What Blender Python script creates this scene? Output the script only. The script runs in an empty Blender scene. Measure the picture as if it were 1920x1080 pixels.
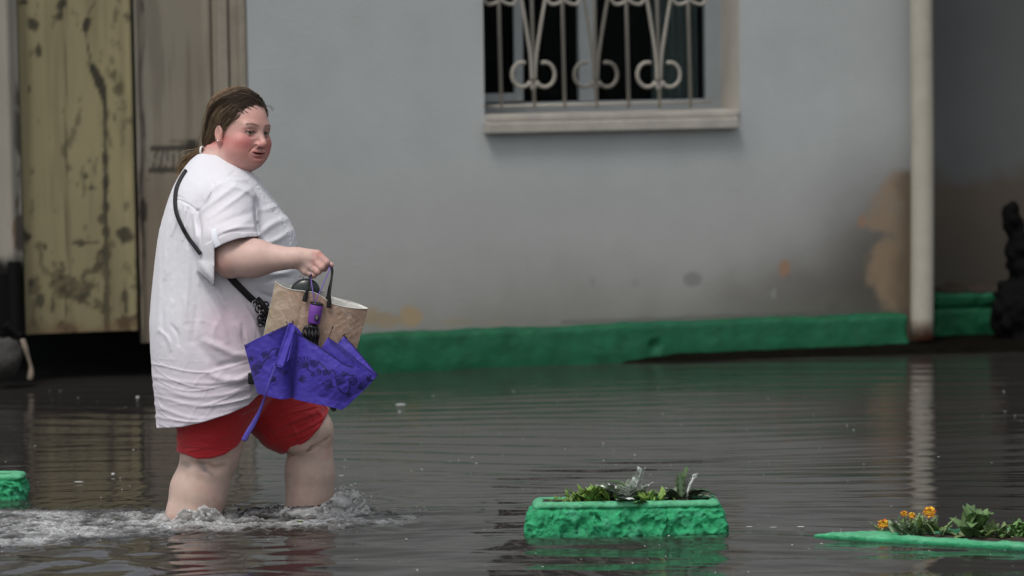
import bpy, bmesh, math, random
import numpy as np
from mathutils import Vector, Matrix
sc = bpy.context.scene
COL = sc.collection
# ------------------------------------------------------------------ camera
F = 5700.0; CH = 1.523; PITCH = math.atan((540-53)/F); ROLL = 0.013
CAM = np.array([0, 0, CH])
FW = np.array([0, math.cos(PITCH), -math.sin(PITCH)])
U0 = np.array([0, math.sin(PITCH), math.cos(PITCH)]); X0 = np.array([1., 0, 0])
RT = math.cos(ROLL)*X0 - math.sin(ROLL)*U0
UP = math.cos(ROLL)*U0 + math.sin(ROLL)*X0
cd = bpy.data.cameras.new('camera'); cam = bpy.data.objects.new('camera', cd); COL.objects.link(cam)
cam.matrix_world = Matrix(((RT[0], UP[0], -FW[0], 0), (RT[1], UP[1], -FW[1], 0), (RT[2], UP[2], -FW[2], CH), (0, 0, 0, 1)))
cd.sensor_width = 36; cd.lens = 36*F/1920; cd.clip_start = .1; cd.clip_end = 500
cd.dof.use_dof = True; cd.dof.focus_distance = 9.45; cd.dof.aperture_fstop = 2.5
sc.camera = cam
# ------------------------------------------------------------------ light
SUN_EL, SUN_AZ = 62, -30       # azimuth: degrees from camera-back direction towards the right
w = bpy.data.worlds.new('World'); sc.world = w; w.use_nodes = True
nt = w.node_tree; bg = nt.nodes['Background']
sky = nt.nodes.new('ShaderNodeTexSky'); sky.sky_type = 'NISHITA'; sky.sun_disc = False
sky.sun_elevation = math.radians(SUN_EL); sky.dust_density = 4; sky.air_density = 1.2
hs = nt.nodes.new('ShaderNodeHueSaturation'); hs.inputs['Saturation'].default_value = .26
nt.links.new(sky.outputs[0], hs.inputs['Color']); nt.links.new(hs.outputs[0], bg.inputs[0])
bg.inputs[1].default_value = .125
sd = bpy.data.lights.new('sun', 'SUN'); sun = bpy.data.objects.new('sun', sd); COL.objects.link(sun)
sd.energy = 1.1; sd.angle = math.radians(14); sd.color = (1, .965, .92)
az = math.radians(SUN_AZ); el = math.radians(SUN_EL)
sv = Vector((math.sin(az)*math.cos(el), -math.cos(az)*math.cos(el), math.sin(el)))   # towards the sun
sun.rotation_euler = sv.to_track_quat('Z', 'Y').to_euler()
sky.sun_rotation = math.atan2(sv.x, sv.y)
sc.view_settings.view_transform = 'Standard'; sc.view_settings.look = 'None'
sc.view_settings.exposure = 0.23; sc.view_settings.gamma = 1
sc.render.engine = 'CYCLES'
# ------------------------------------------------------------------ projection helpers
def W(px, py, Y):
    d = FW*F + RT*(px-960) + UP*(540-py)
    return CAM + d*(Y/d[1])
def G(px, py, z=0.0):
    d = FW*F + RT*(px-960) + UP*(540-py)
    return CAM + d*((z-CH)/d[2])
def proj(P):
    q = P - CAM
    dep = q @ FW
    return 960 + F*(q @ RT)/dep, 540 - F*(q @ UP)/dep
D0 = 9.55
def B(px, py, v=0.0): return W(px, py, D0+v)
S = D0/F                      # metres per photo pixel at the person
# ------------------------------------------------------------------ noise
def _h(i, j, k, seed):
    n = (i.astype(np.int64)*374761393 + j.astype(np.int64)*668265263 + k.astype(np.int64)*2147483647 + seed*974711) & 0xffffffff
    n = ((n ^ (n >> 13))*1274126177) & 0xffffffff
    n = ((n ^ (n >> 16))*2246822519) & 0xffffffff
    return ((n >> 8) & 0xffff)/32767.5-1
ROT3 = np.linalg.qr(np.array([[.61, .42, -.35], [-.3, .77, .52], [.5, -.22, .81]]))[0]
def noise(P, seed=0):
    P = np.asarray(P) @ ROT3+seed*1.37; f = np.floor(P); t = P-f; t = t*t*t*(t*(t*6-15)+10); i, j, k = f[:, 0], f[:, 1], f[:, 2]
    x, y, z = t[:, 0], t[:, 1], t[:, 2]
    def L(a, b, u): return a+(b-a)*u
    c = lambda a, b, d: _h(i+a, j+b, k+d, seed)
    return L(L(L(c(0,0,0), c(1,0,0), x), L(c(0,1,0), c(1,1,0), x), y), L(L(c(0,0,1), c(1,0,1), x), L(c(0,1,1), c(1,1,1), x), y), z)
def fbm(P, o=3, seed=0):
    r = 0; a = 1.; s = 0
    for q in range(o):
        r = r+a*noise(P*(2.03**q), seed+q); s += a; a *= .5
    return r/s
def ridge(P, seed=0): return 1-2.2*np.abs(noise(P, seed))
def sst(x, a, b):
    t = np.clip((x-a)/(b-a), 0, 1); return t*t*(3-2*t)
# ------------------------------------------------------------------ SDF helpers
def nrm(a): return np.sqrt((a*a).sum(-1))
def sph(P, c, r): return nrm(P-c)-r
def ell(P, c, r, R=None):
    q = P-np.asarray(c)
    if R is not None: q = q @ R
    r = np.asarray(r, float)
    k0 = nrm(q/r); k1 = nrm(q/(r*r))
    return k0*(k0-1)/np.maximum(k1, 1e-6)
def cap(P, a, b, ra, rb):
    a = np.asarray(a, float); b = np.asarray(b, float); ab = b-a
    h = np.clip(((P-a)@ab)/(ab@ab), 0, 1)
    return nrm(P-a-h[:, None]*ab)-(ra+(rb-ra)*h)
def smin(a, b, k):
    h = np.maximum(k-np.abs(a-b), 0)/k
    return np.minimum(a, b)-h*h*k*.25
def smax(a, b, k): return -smin(-a, -b, k)
def grid(segs):
    out = [segs[0][0]]
    for a, b, h in segs:
        n = max(1, int(round((b-a)/h))); out += list(a+(b-a)*(np.arange(1, n+1)/n))
    return np.array(out)
def mesh_sdf(f, xs, ys, zs, bs=8, mul=1.7):
    nx, ny, nz = len(xs), len(ys), len(zs)
    V = np.ones((nx, ny, nz), np.float32)
    bi = [np.arange(0, n, bs) for n in (nx, ny, nz)]
    ends = [np.minimum(b+bs, n)-1 for b, n in zip(bi, (nx, ny, nz))]
    cx, cy, cz = [(a[b]+a[e])/2 for a, b, e in zip((xs, ys, zs), bi, ends)]
    hx, hy, hz = [(a[np.minimum(e+1, len(a)-1)]-a[b])/2 for a, b, e in zip((xs, ys, zs), bi, ends)]
    CX, CY, CZ = np.meshgrid(cx, cy, cz, indexing='ij'); HX, HY, HZ = np.meshgrid(hx, hy, hz, indexing='ij')
    Pc = np.stack([CX.ravel(), CY.ravel(), CZ.ravel()], 1); hd = np.sqrt(HX**2+HY**2+HZ**2).ravel()
    dc = np.concatenate([f(Pc[i:i+400000]) for i in range(0, len(Pc), 400000)])
    near = np.abs(dc) < mul*hd+.004
    sh = CX.shape; dc = dc.reshape(sh); near = near.reshape(sh)
    big = np.where(dc < 0, -1, 1).astype(np.float32)
    V = np.repeat(np.repeat(np.repeat(big, bs, 0), bs, 1), bs, 2)[:nx, :ny, :nz].copy()
    I, J, K = np.nonzero(near); o = np.arange(bs)
    st = 2500
    for s in range(0, len(I), st):
        ii = (I[s:s+st, None]*bs+o)[:, :, None, None]; jj = (J[s:s+st, None]*bs+o)[:, None, :, None]; kk = (K[s:s+st, None]*bs+o)[:, None, None, :]
        ii, jj, kk = np.broadcast_arrays(ii, jj, kk); ii = ii.ravel(); jj = jj.ravel(); kk = kk.ravel()
        m = (ii < nx) & (jj < ny) & (kk < nz); ii = ii[m]; jj = jj[m]; kk = kk[m]
        V[ii, jj, kk] = f(np.stack([xs[ii], ys[jj], zs[kk]], 1))
    V[np.abs(V) < 1e-7] = 1e-7
    # surface nets
    sg = V < 0
    c = np.zeros((nx-1, ny-1, nz-1), np.uint8)
    for a in (0, 1):
        for b in (0, 1):
            for d in (0, 1): c += sg[a:nx-1+a, b:ny-1+b, d:nz-1+d]
    act = (c > 0) & (c < 8)
    ids = np.full(act.shape, -1, np.int32); ai, aj, ak = np.nonzero(act); ids[ai, aj, ak] = np.arange(len(ai))
    acc = np.zeros((len(ai), 3)); cnt = np.zeros(len(ai))
    E = [((a, b, d), (a+(ax == 0), b+(ax == 1), d+(ax == 2))) for ax in range(3) for a in (0, 1) for b in (0, 1) for d in (0, 1) if (a, b, d)[ax] == 0]
    for p, q in E:
        v0 = V[ai+p[0], aj+p[1], ak+p[2]]; v1 = V[ai+q[0], aj+q[1], ak+q[2]]
        m = (v0 < 0) != (v1 < 0); t = np.where(m, v0/np.where(m, v0-v1, 1), 0)
        p0 = np.stack([xs[ai+p[0]], ys[aj+p[1]], zs[ak+p[2]]], 1); p1 = np.stack([xs[ai+q[0]], ys[aj+q[1]], zs[ak+q[2]]], 1)
        acc += np.where(m[:, None], p0+(p1-p0)*t[:, None], 0); cnt += m
    verts = acc/np.maximum(cnt, 1)[:, None]
    faces = []
    for ax in range(3):
        n = [nx, ny, nz]; sl0 = [slice(1, m-1) for m in n]; sl1 = [slice(1, m-1) for m in n]
        sl0[ax] = slice(0, n[ax]-1); sl1[ax] = slice(1, n[ax])
        a = sg[tuple(sl0)]; b = sg[tuple(sl1)]
        for up in (0, 1):
            m = (a & ~b) if up else (~a & b)
            i, j, k = np.nonzero(m); idx = [i, j, k]
            idx = [idx[q] if q == ax else idx[q]+1 for q in range(3)]
            o1, o2 = [q for q in range(3) if q != ax]
            def cell(u, v):
                z = [idx[0], idx[1], idx[2]]; z[o1] = z[o1]-u; z[o2] = z[o2]-v; return ids[z[0], z[1], z[2]]
            q = np.stack([cell(1, 1), cell(0, 1), cell(0, 0), cell(1, 0)], 1)
            if (up == 1) == (ax == 1): q = q[:, ::-1]
            faces.append(q)
    faces = np.concatenate(faces); faces = faces[(faces >= 0).all(1)]
    return verts, faces
# ------------------------------------------------------------------ object helpers
def link(name, me, parent=None, mat=None):
    o = bpy.data.objects.new(name, me); COL.objects.link(o)
    if parent is not None: o.parent = parent
    if mat is not None and me is not None: me.materials.append(mat)
    return o
def npmesh(name, v, f, mat=None, parent=None, col=None, smooth=True, org=None):
    v = np.asarray(v, float)
    if org is not None: v = v-np.asarray(org)
    me = bpy.data.meshes.new(name)
    if isinstance(f, np.ndarray):
        n = f.shape[1]; me.vertices.add(len(v)); me.vertices.foreach_set('co', v.ravel().astype(np.float32))
        me.loops.add(f.size); me.loops.foreach_set('vertex_index', f.ravel().astype(np.int32))
        me.polygons.add(len(f)); me.polygons.foreach_set('loop_start', np.arange(0, f.size, n, dtype=np.int32)); me.update(calc_edges=True)
    else:
        me.from_pydata([tuple(x) for x in v], [], [tuple(int(y) for y in x) for x in f]); me.update()
    me.validate()
    if smooth: me.polygons.foreach_set('use_smooth', np.ones(len(me.polygons), bool))
    if col is not None:
        a = me.color_attributes.new('Col', 'FLOAT_COLOR', 'POINT')
        c = np.ones((len(v), 4), np.float32); c[:, :col.shape[1]] = col; a.data.foreach_set('color', c.ravel())
    return link(name, me, parent, mat)
def tag(o, label, cat, group=None, kind=None):
    if label: o['label'] = label
    if cat: o['category'] = cat
    if group: o['group'] = group
    if kind: o['kind'] = kind
    return o
def empty(name, loc=(0, 0, 0), rz=0):
    o = bpy.data.objects.new(name, None); COL.objects.link(o); o.location = Vector([float(x) for x in loc]); o.rotation_euler = (0, 0, rz)
    o.empty_display_size = .1; return o
class MB:
    def __init__(s): s.v = []; s.f = []; s.c = []
    def add(s, v, f, c=None):
        n = len(s.v); s.v += [tuple(map(float, x)) for x in v]; s.f += [tuple(int(i)+n for i in q) for q in f]; s.c += [c or (1, 1, 1)]*len(v)
    def box(s, x0, x1, y0, y1, z0, z1, c=None, j=0):
        s.add([(x, y, z) for z in (z0, z1) for y in (y0, y1) for x in (x0, x1)],
              [(0, 2, 3, 1), (4, 5, 7, 6), (0, 1, 5, 4), (2, 6, 7, 3), (0, 4, 6, 2), (1, 3, 7, 5)], c)
    def tube(s, pts, r, seg=8, c=None, flat=1.0, fdir=None, smooth=True, capped=True):
        P = catmull(pts) if smooth and len(pts) > 2 else [np.asarray(p, float) for p in pts]
        n = len(P); rr = r if callable(r) else (lambda t: r)
        T = [P[min(i+1, n-1)]-P[max(i-1, 0)] for i in range(n)]
        T = [t/(np.linalg.norm(t)+1e-12) for t in T]
        a = np.array(fdir if fdir is not None else (0.13, -1, .21), float); V = []
        for i in range(n):
            x = a-T[i]*(a@T[i]); x /= (np.linalg.norm(x)+1e-12); y = np.cross(T[i], x); R = rr(i/max(n-1, 1))
            for k in range(seg):
                th = 2*math.pi*k/seg; V.append(P[i]+x*math.cos(th)*R*flat+y*math.sin(th)*R)
            if fdir is None: a = x
        Fc = [(i*seg+k, i*seg+(k+1) % seg, (i+1)*seg+(k+1) % seg, (i+1)*seg+k) for i in range(n-1) for k in range(seg)]
        if capped: Fc += [tuple(range(seg))[::-1], tuple((n-1)*seg+k for k in range(seg))]
        s.add(V, Fc, c)
    def build(s, name, mat, parent=None, smooth=True, bevel=0, org=None, usecol=False):
        o = npmesh(name, s.v, s.f, mat, parent, np.array(s.c, float) if usecol else None, smooth, org)
        if bevel:
            b = o.modifiers.new('bevel', 'BEVEL'); b.width = bevel; b.segments = 2; b.limit_method = 'ANGLE'
        return o
def catmull(pts, n=8):
    P = [np.asarray(p, float) for p in pts]; P = [2*P[0]-P[1]]+P+[2*P[-1]-P[-2]]; out = []
    for i in range(1, len(P)-2):
        for k in range(n):
            t = k/n; a, b, c, d = P[i-1], P[i], P[i+1], P[i+2]
            out.append(.5*((2*b)+(c-a)*t+(2*a-5*b+4*c-d)*t*t+(3*b-a-3*c+d)*t**3))
    out.append(P[-2]); return out
# ------------------------------------------------------------------ materials
def mat(name, base=(.5, .5, .5), rough=.6, spec=.5, colattr=False, bump=0, bscale=50, bdetail=4, var=0, vscale=5, sss=0, sssr=(.01, .004, .002), metal=0, coat=0, bstretch=None, trans=0, ior=1.45, sheen=0, bdist=.01):
    m = bpy.data.materials.new(name); m.use_nodes = True; n = m.node_tree; L = n.links; p = n.nodes['Principled BSDF']
    p.inputs['Base Color'].default_value = (*base, 1); p.inputs['Roughness'].default_value = rough
    p.inputs['Specular IOR Level'].default_value = spec; p.inputs['Metallic'].default_value = metal
    p.inputs['Coat Weight'].default_value = coat; p.inputs['Transmission Weight'].default_value = trans; p.inputs['IOR'].default_value = ior
    p.inputs['Sheen Weight'].default_value = sheen
    if sss:
        p.inputs['Subsurface Weight'].default_value = sss; p.inputs['Subsurface Radius'].default_value = sssr; p.inputs['Subsurface Scale'].default_value = 1
    tc = n.nodes.new('ShaderNodeTexCoord'); src = None
    if colattr:
        a = n.nodes.new('ShaderNodeAttribute'); a.attribute_name = 'Col'; src = a.outputs['Color']; L.new(src, p.inputs['Base Color'])
    if var:
        t = n.nodes.new('ShaderNodeTexNoise'); t.inputs['Scale'].default_value = vscale; t.inputs['Detail'].default_value = 6; t.inputs['Roughness'].default_value = .65
        L.new(tc.outputs['Object'], t.inputs['Vector'])
        mr = n.nodes.new('ShaderNodeMapRange'); mr.inputs[1].default_value = .25; mr.inputs[2].default_value = .75; mr.inputs[3].default_value = 1-var; mr.inputs[4].default_value = 1+var
        L.new(t.outputs['Fac'], mr.inputs[0]); mx = n.nodes.new('ShaderNodeVectorMath'); mx.operation = 'SCALE'
        if src is not None: L.new(src, mx.inputs[0])
        else: mx.inputs[0].default_value = base
        L.new(mr.outputs[0], mx.inputs['Scale']); L.new(mx.outputs[0], p.inputs['Base Color'])
    if bump:
        t = n.nodes.new('ShaderNodeTexNoise'); t.inputs['Scale'].default_value = bscale; t.inputs['Detail'].default_value = bdetail; t.inputs['Roughness'].default_value = .6
        if bstretch:
            mp = n.nodes.new('ShaderNodeMapping'); mp.inputs['Scale'].default_value = bstretch; L.new(tc.outputs['Object'], mp.inputs[0]); L.new(mp.outputs[0], t.inputs['Vector'])
        else: L.new(tc.outputs['Object'], t.inputs['Vector'])
        b = n.nodes.new('ShaderNodeBump'); b.inputs['Strength'].default_value = bump; b.inputs['Distance'].default_value = bdist
        L.new(t.outputs['Fac'], b.inputs['Height']); L.new(b.outputs[0], p.inputs['Normal'])
    return m
def lerp3(c, a, m): return c*(1-m[:, None])+np.array(a)[None]*m[:, None]
# ================================================================== building, gate
pA = G(700, 694); pB = G(1700, 652)
YAW = math.atan2(pB[1]-pA[1], pB[0]-pA[0])
uh = np.array([math.cos(YAW), math.sin(YAW), 0]); nh = np.array([math.sin(YAW), -math.cos(YAW), 0])  # nh: towards camera
def uz(px, py, n=0.0):
    d = FW*F + RT*(px-960) + UP*(540-py); o = pA+nh*n
    q = CAM + d*(((o-CAM)@nh)/(d@nh)); return (q-pA)@uh, q[2]
def wl(u, z, n=0.0): return pA+uh*u+nh*n+np.array([0, 0, z])
building = empty('building', pA, YAW)
tag(building, 'grey plastered building with a barred window and a painted green base standing in flood water', 'building')
# local frame: x=u, y=-n, z
m_wall = mat('plaster', colattr=True, rough=.85, spec=.25, bump=.25, bscale=60, var=.05, vscale=3)
m_paint = mat('painted_metal', (.31, .29, .25), .6, var=.12, vscale=12, bump=.1, bscale=80)
m_white = mat('window_frame_paint', (.27, .295, .305), .5, var=.06, vscale=6)
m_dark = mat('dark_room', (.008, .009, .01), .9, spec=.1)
m_glass = mat('window_glass', (.6, .65, .65), .03, spec=.3, trans=1.0, ior=1.15)
m_green = mat('green_paint', (.005, .078, .034), .65, spec=.3, var=.35, vscale=9, bump=.35, bscale=40)
m_sill = mat('stone_sill', (.33, .31, .275), .75, var=.2, vscale=10, bump=.2, bscale=60)
def interp(x, a, b): return np.interp(x, a, b)
def paintwall(P):
    px, py = proj(P); c = np.tile(np.array([.350, .368, .366]), (len(P), 1))
    u = (P-pA)@uh; z = P[:, 2]; Q = np.stack([u, z, 0*z], 1)
    n1 = fbm(Q*2.2, 4, 5); n2 = fbm(Q*9, 4, 9); n3 = fbm(Q*np.array([6, 1.2, 1]), 3, 21)
    c *= (1+.05*n1+.03*n2+.03*n3)[:, None]
    # neutral band, then damp and dirt mixed with painted-in shade towards ground and right
    c = lerp3(c, (.32, .32, .312), .75*sst(-z+.12*n1, -1.0, -.6))
    c = lerp3(c, (.215, .21, .195), .7*sst(-z+.10*n1+.05*n2+.05*(u-.8), -.62, -.22))
    c = lerp3(c, (.15, .145, .13), .6*sst(-z+.10*n1+.05*n2+.09*(u-1.0), -.40, -.10))
    c = lerp3(c, (.085, .081, .070), .7*sst(u+.25*n1-.55*z, 1.2, 2.35)*sst(-z, -1.0, -.3))
    c = lerp3(c, (.05, .045, .036), .6*sst(u+.1*n1, 2.0, 2.45)*sst(-z, -1.2, -.4))
    # peeled plaster by the pipe
    L = interp(py, [300, 330, 360, 400, 420, 440, 470, 500, 530, 560, 600], [1720, 1668, 1650, 1630, 1615, 1668, 1640, 1622, 1640, 1655, 1680])
    m = sst(px+26*n2+14*n1+14*fbm(Q*30, 2, 3), L-16, L+18)*sst(py+30*n2, 296, 330)*(px < 1760)
    c = lerp3(c, (.24, .175, .115), m*(.45+.35*sst(n1+n2, -.4, .3)))
    c = lerp3(c, (.09, .07, .05), m*sst(px+20*n2, 1668, 1700)*.6)
    for x, y, a, b, cc, s in ((1472, 505, 11, 19, (.27, .16, .10), .9), (1476, 521, 9, 9, (.14, .14, .13), .6), (1299, 524, 17, 13, (.17, .17, .17), .8), (1616, 415, 8, 14, (.25, .15, .1), .8),
                       (770, 592, 22, 20, (.32, .235, .13), .8), (715, 600, 40, 14, (.27, .20, .12), .7), (860, 604, 30, 8, (.25, .21, .13), .5), (690, 583, 20, 8, (.3, .22, .13), .6), (925, 606, 40, 6, (.25, .21, .13), .4),
                       (1450, 550, 4, 9, (.3, .3, .3), .5), (1190, 530, 9, 10, (.2, .2, .19), .4), (1110, 530, 6, 12, (.2, .2, .19), .5), (1560, 575, 12, 6, (.07, .07, .06), .6)):
        d = np.sqrt(((px-x)/a)**2+((py-y)/b)**2)+.35*n2
        c = lerp3(c, cc, s*(1-sst(d, .75, 1.15)))
    m = 1-sst(np.abs(py-interp(px, [480, 1700], [626, 588])+4+3*n2), 0, 7); c = lerp3(c, (.08, .08, .07), m*.6*(px > 1050))
    return c
def wall_grid(u0, u1, z0, z1, h, hole=None, n=0.0):
    us = grid([(u0, u1, h)]); zs = grid([(z0, z1, h)])
    if hole:
        us = np.unique(np.r_[us[(np.abs(us-hole[0]) > h*.4) & (np.abs(us-hole[1]) > h*.4)], hole[0], hole[1]])
        zs = np.unique(np.r_[zs[(np.abs(zs-hole[2]) > h*.4) & (np.abs(zs-hole[3]) > h*.4)], hole[2], hole[3]])
    U, Z = np.meshgrid(us, zs, indexing='ij'); v = np.stack([U.ravel(), np.full(U.size, -n), Z.ravel()], 1)
    nz = len(zs); i, j = np.meshgrid(np.arange(len(us)-1), np.arange(nz-1), indexing='ij'); i = i.ravel(); j = j.ravel()
    if hole:
        cu = (us[i]+us[i+1])/2; cz = (zs[j]+zs[j+1])/2; k = ~((cu > hole[0]) & (cu < hole[1]) & (cz > hole[2]) & (cz < hole[3])); i = i[k]; j = j[k]
    f = np.stack([i*nz+j, (i+1)*nz+j, (i+1)*nz+j+1, i*nz+j+1], 1)
    return v, f
def to_world(v): return pA+v[:, :1]*uh-v[:, 1:2]*nh+v[:, 2:]*np.array([0, 0, 1.])
uL, _ = uz(468, 300); uR, _ = uz(1746, 300)
wu0, _ = uz(907, 100); wu1, _ = uz(1386, 100); _, wz0 = uz(1100, 214)
wz1 = wz0+1.55; WTOP = 3.9
v, f = wall_grid(uL, uR, -.35, WTOP, .014, (wu0, wu1, wz0, wz1))
wall = npmesh('wall', v, f, m_wall, building, paintwall(to_world(v)), smooth=False)
mb = MB()   # return ends + back, set inside the plaster sheet
m_end = mat('plaster_dark', (.2, .2, .19), .9, var=.1)
mb.box(uL, uL+.02, .003, 1.2, -.35, WTOP); mb.build('wall_end', m_end, building, False)
mb = MB(); mb.box(uR-.02, uR, .003, 1.0, -.35, WTOP); mb.build('wall_end', m_end, building, False)
# unseen dark eave, added for dark water reflections and to shade the recess
mb = MB(); mb.box(uL-.1, uR+2.6, -.14, 1.3, WTOP, WTOP+.12); mb.box(uL-.15, uR+2.65, -.18, -.142, WTOP-.06, WTOP+.16)
mb.build('added_roof', mat('added_eave', (.05, .045, .04), .8, var=.2), building, False)
# window
win = empty('window', (0, 0, 0)); win.parent = building
RV = .26
m_rev = mat('reveal_paint', (.40, .375, .33), .75, var=.08, vscale=8)
mb = MB(); mb.box(wu1, wu1+.012, .002, RV+.1, wz0, wz1); mb.box(wu0-.012, wu0, .002, RV+.1, wz0, wz1); mb.box(wu0-.012, wu1+.012, .002, RV+.1, wz1, wz1+.012); mb.box(wu0-.012, wu1+.012, .002, RV+.1, wz0-.012, wz0)
mb.build('reveal', m_rev, win, False)
def fu(px): return uz(px, 100, -RV)[0]
def fz(py): return uz(1100, py, -RV)[1]
mb = MB()
fb = fz(204)
y0, y1 = RV, RV+.05
mb.box(wu0-.02, wu1+.02, y0, y1, wz0-.01, fz(190))
mb.box(fu(1323), wu1+.02, y0, y1, fz(190), wz1); mb.box(fu(1086), fu(1119), y0-.004, y1, fz(190), wz1)
mb.box(wu0-.02, fu(896), y0, y1, fz(190), wz1); mb.box(wu0, wu1, y0, y1, wz1-.07, wz1)
mb.box(fu(962), fu(979), y0-.02, y0-.002, fz(188), wz1-.07); mb.box(fu(890), fu(962), y0-.02, y0-.002, fz(188), fz(172))
mb.build('frame', m_white, win, False, .004)
mb = MB(); mb.box(wu0, wu1, RV+.02, RV+.03, wz0, wz1); mb.build('pane', m_glass, win, False)
cu = grid([(fu(1232), fu(1318), .004)]); cz = np.array([wz0, wz1]); cv = [(x, RV+.085+.008*math.sin(x*150), z) for x in cu for z in cz]
npmesh('curtain', cv, [(2*i, 2*i+2, 2*i+3, 2*i+1) for i in range(len(cu)-1)], mat('curtain_cloth', (.10, .13, .125), .9), win)
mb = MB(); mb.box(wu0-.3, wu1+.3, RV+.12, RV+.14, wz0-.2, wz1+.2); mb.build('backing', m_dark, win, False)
# sill
s0 = uz(912, 240, .05)[0]; s1 = uz(1386, 238, .05)[0]
mb = MB(); a = uz(1100, 226, .05)[1]; b = uz(1100, 247, .05)[1]
mb.box(s0, s1, -.05, .10, b, a); mb.box(wu0+.003, wu1-.003, -.012, RV-.002, a+.002, wz0+.006)
sill = mb.build('sill', m_sill, win, False, .006)
# grille
gn = -.06
def gp(px, py): u, z = uz(px, py, gn); return np.array([u, -gn, z])
mb = MB(); R_ = .0085
for x in (938, 1000, 1057, 1117, 1177, 1235, 1293):
    p = gp(x+2, 203); q = gp(x-3, 0); q = p+(q-p)*3.2; mb.tube([p, q], R_, 8, smooth=False)
for x, side in ((1000, (-1, 1)), (1117, (1,)), (1235, (-1, 1)), (1117, (-1,))):
    for s in (-1, 1):
        pts = []
        for k in range(15):
            th = math.radians(-105+k*22)   # ring beside the bar, then rises as a V arm
            pts.append(gp(x+s*(20-19*math.cos(th+math.radians(60))*1.0), 140-24*math.sin(th+math.radians(60))))
        ring = [gp(x+s*(21+19*math.cos(a)), 140-23*math.sin(a)) for a in np.linspace(math.radians(108), math.radians(-140), 18)]+[gp(x+s*1, 168)]
        mb.tube(ring, R_, 8)
        mb.tube([gp(x+s*3, 150), gp(x+s*5, 110), gp(x+s*12, 60), gp(x+s*22, 0), gp(x+s*34, -60), gp(x+s*30, -130), gp(x, -170)], R_*.95, 8)
for x in (938, 1057, 1177, 1293):
    for s in (-1, 1):
        mb.tube([gp(x, -2), gp(x+s*8, 5), gp(x+s*22, 8), gp(x+s*30, 0), gp(x+s*28, -12), gp(x+s*18, -14)], R_*.9, 8)
mb.tube([gp(908, 200), gp(1335, 191)], R_*.8, 6, smooth=False); mb.tube([gp(908, -20), gp(1335, -22)], R_, 6, smooth=False)
mb.build('grille', m_paint, win)
# drainpipe
pu, _ = uz(1728, 300, .10); PR = 21.5*15.0/F*.96
mb = MB(); _, zb = uz(1728, 634, .10)
mb.tube([(pu, -.10, zb-.006), (pu+.004, -.10, .9), (pu-.004, -.10, 2.0), (pu, -.10, 3.2)], PR, 20)
pipe = mb.build('drainpipe', None, building)
m = mat('pipe_paint', (.35, .33, .275), .45, var=.1, vscale=7); n = m.node_tree
tc = n.nodes.new('ShaderNodeTexCoord'); sx = n.nodes.new('ShaderNodeSeparateXYZ'); mr = n.nodes.new('ShaderNodeMapRange'); mx = n.nodes.new('ShaderNodeMix'); mx.data_type = 'RGBA'
nz_ = n.nodes.new('ShaderNodeTexNoise'); nz_.inputs['Scale'].default_value = 14; ad = n.nodes.new('ShaderNodeMath'); ad.operation = 'MULTIPLY_ADD'; ad.inputs[1].default_value = -.12
n.links.new(tc.outputs['Object'], sx.inputs[0]); n.links.new(tc.outputs['Object'], nz_.inputs['Vector']); n.links.new(nz_.outputs['Fac'], ad.inputs[0]); n.links.new(sx.outputs['Z'], ad.inputs[2])
n.links.new(ad.outputs[0], mr.inputs[0]); mr.inputs[1].default_value = zb-.06; mr.inputs[2].default_value = zb+.03; mr.inputs[3].default_value = 1; mr.inputs[4].default_value = 0
bsdf = n.nodes['Principled BSDF']; old = bsdf.inputs['Base Color'].links[0].from_socket
n.links.new(mr.outputs[0], mx.inputs[0]); n.links.new(old, mx.inputs[6]); mx.inputs[7].default_value = (.13, .05, .025, 1); n.links.new(mx.outputs[2], bsdf.inputs['Base Color'])
pipe.data.materials.append(m)
# green plinth kerb along the wall: rough block with noise
def plinth_sdf(P):
    q = P.copy(); n_ = fbm(P*14, 3, 4)*.006+fbm(P*4, 2, 8)*.008
    top = interp(P[:, 0], [kz[0][0], kz[1][0], kz[2][0]], [kz[0][1], kz[1][1], kz[2][1]])
    bot = interp(P[:, 0], [uz(1000, 660)[0], uz(1160, 650)[0], uz(1700, 634)[0]], [-.1, uz(1150, 656, .12)[1], uz(1600, 636, .12)[1]])
    d = smax(-P[:, 1]-.12+.02*sst(P[:, 2], .0, .2), P[:, 1]-.03, .02); d = smax(d, P[:, 2]-top, .025); d = d+0
    ch = nrm(P-np.array([uz(1228, 645, .12)[0], -.13, uz(1228, 648, .12)[1]]))-.035
    d = smax(d, -ch, .02)
    return np.maximum(d, np.maximum(P[:, 0]-(pu-.07), -(P[:, 0]-uL)))+n_
kz = [uz(480, 640, .12), uz(1050, 613, .10), uz(1700, 590, .10)]
v, f = mesh_sdf(plinth_sdf, grid([(uL-.02, uR+.02, .014)]), grid([(-.15, .05, .01)]), grid([(-.12, .3, .01)]))
npmesh('plinth', v, f, m_green, building)
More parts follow.
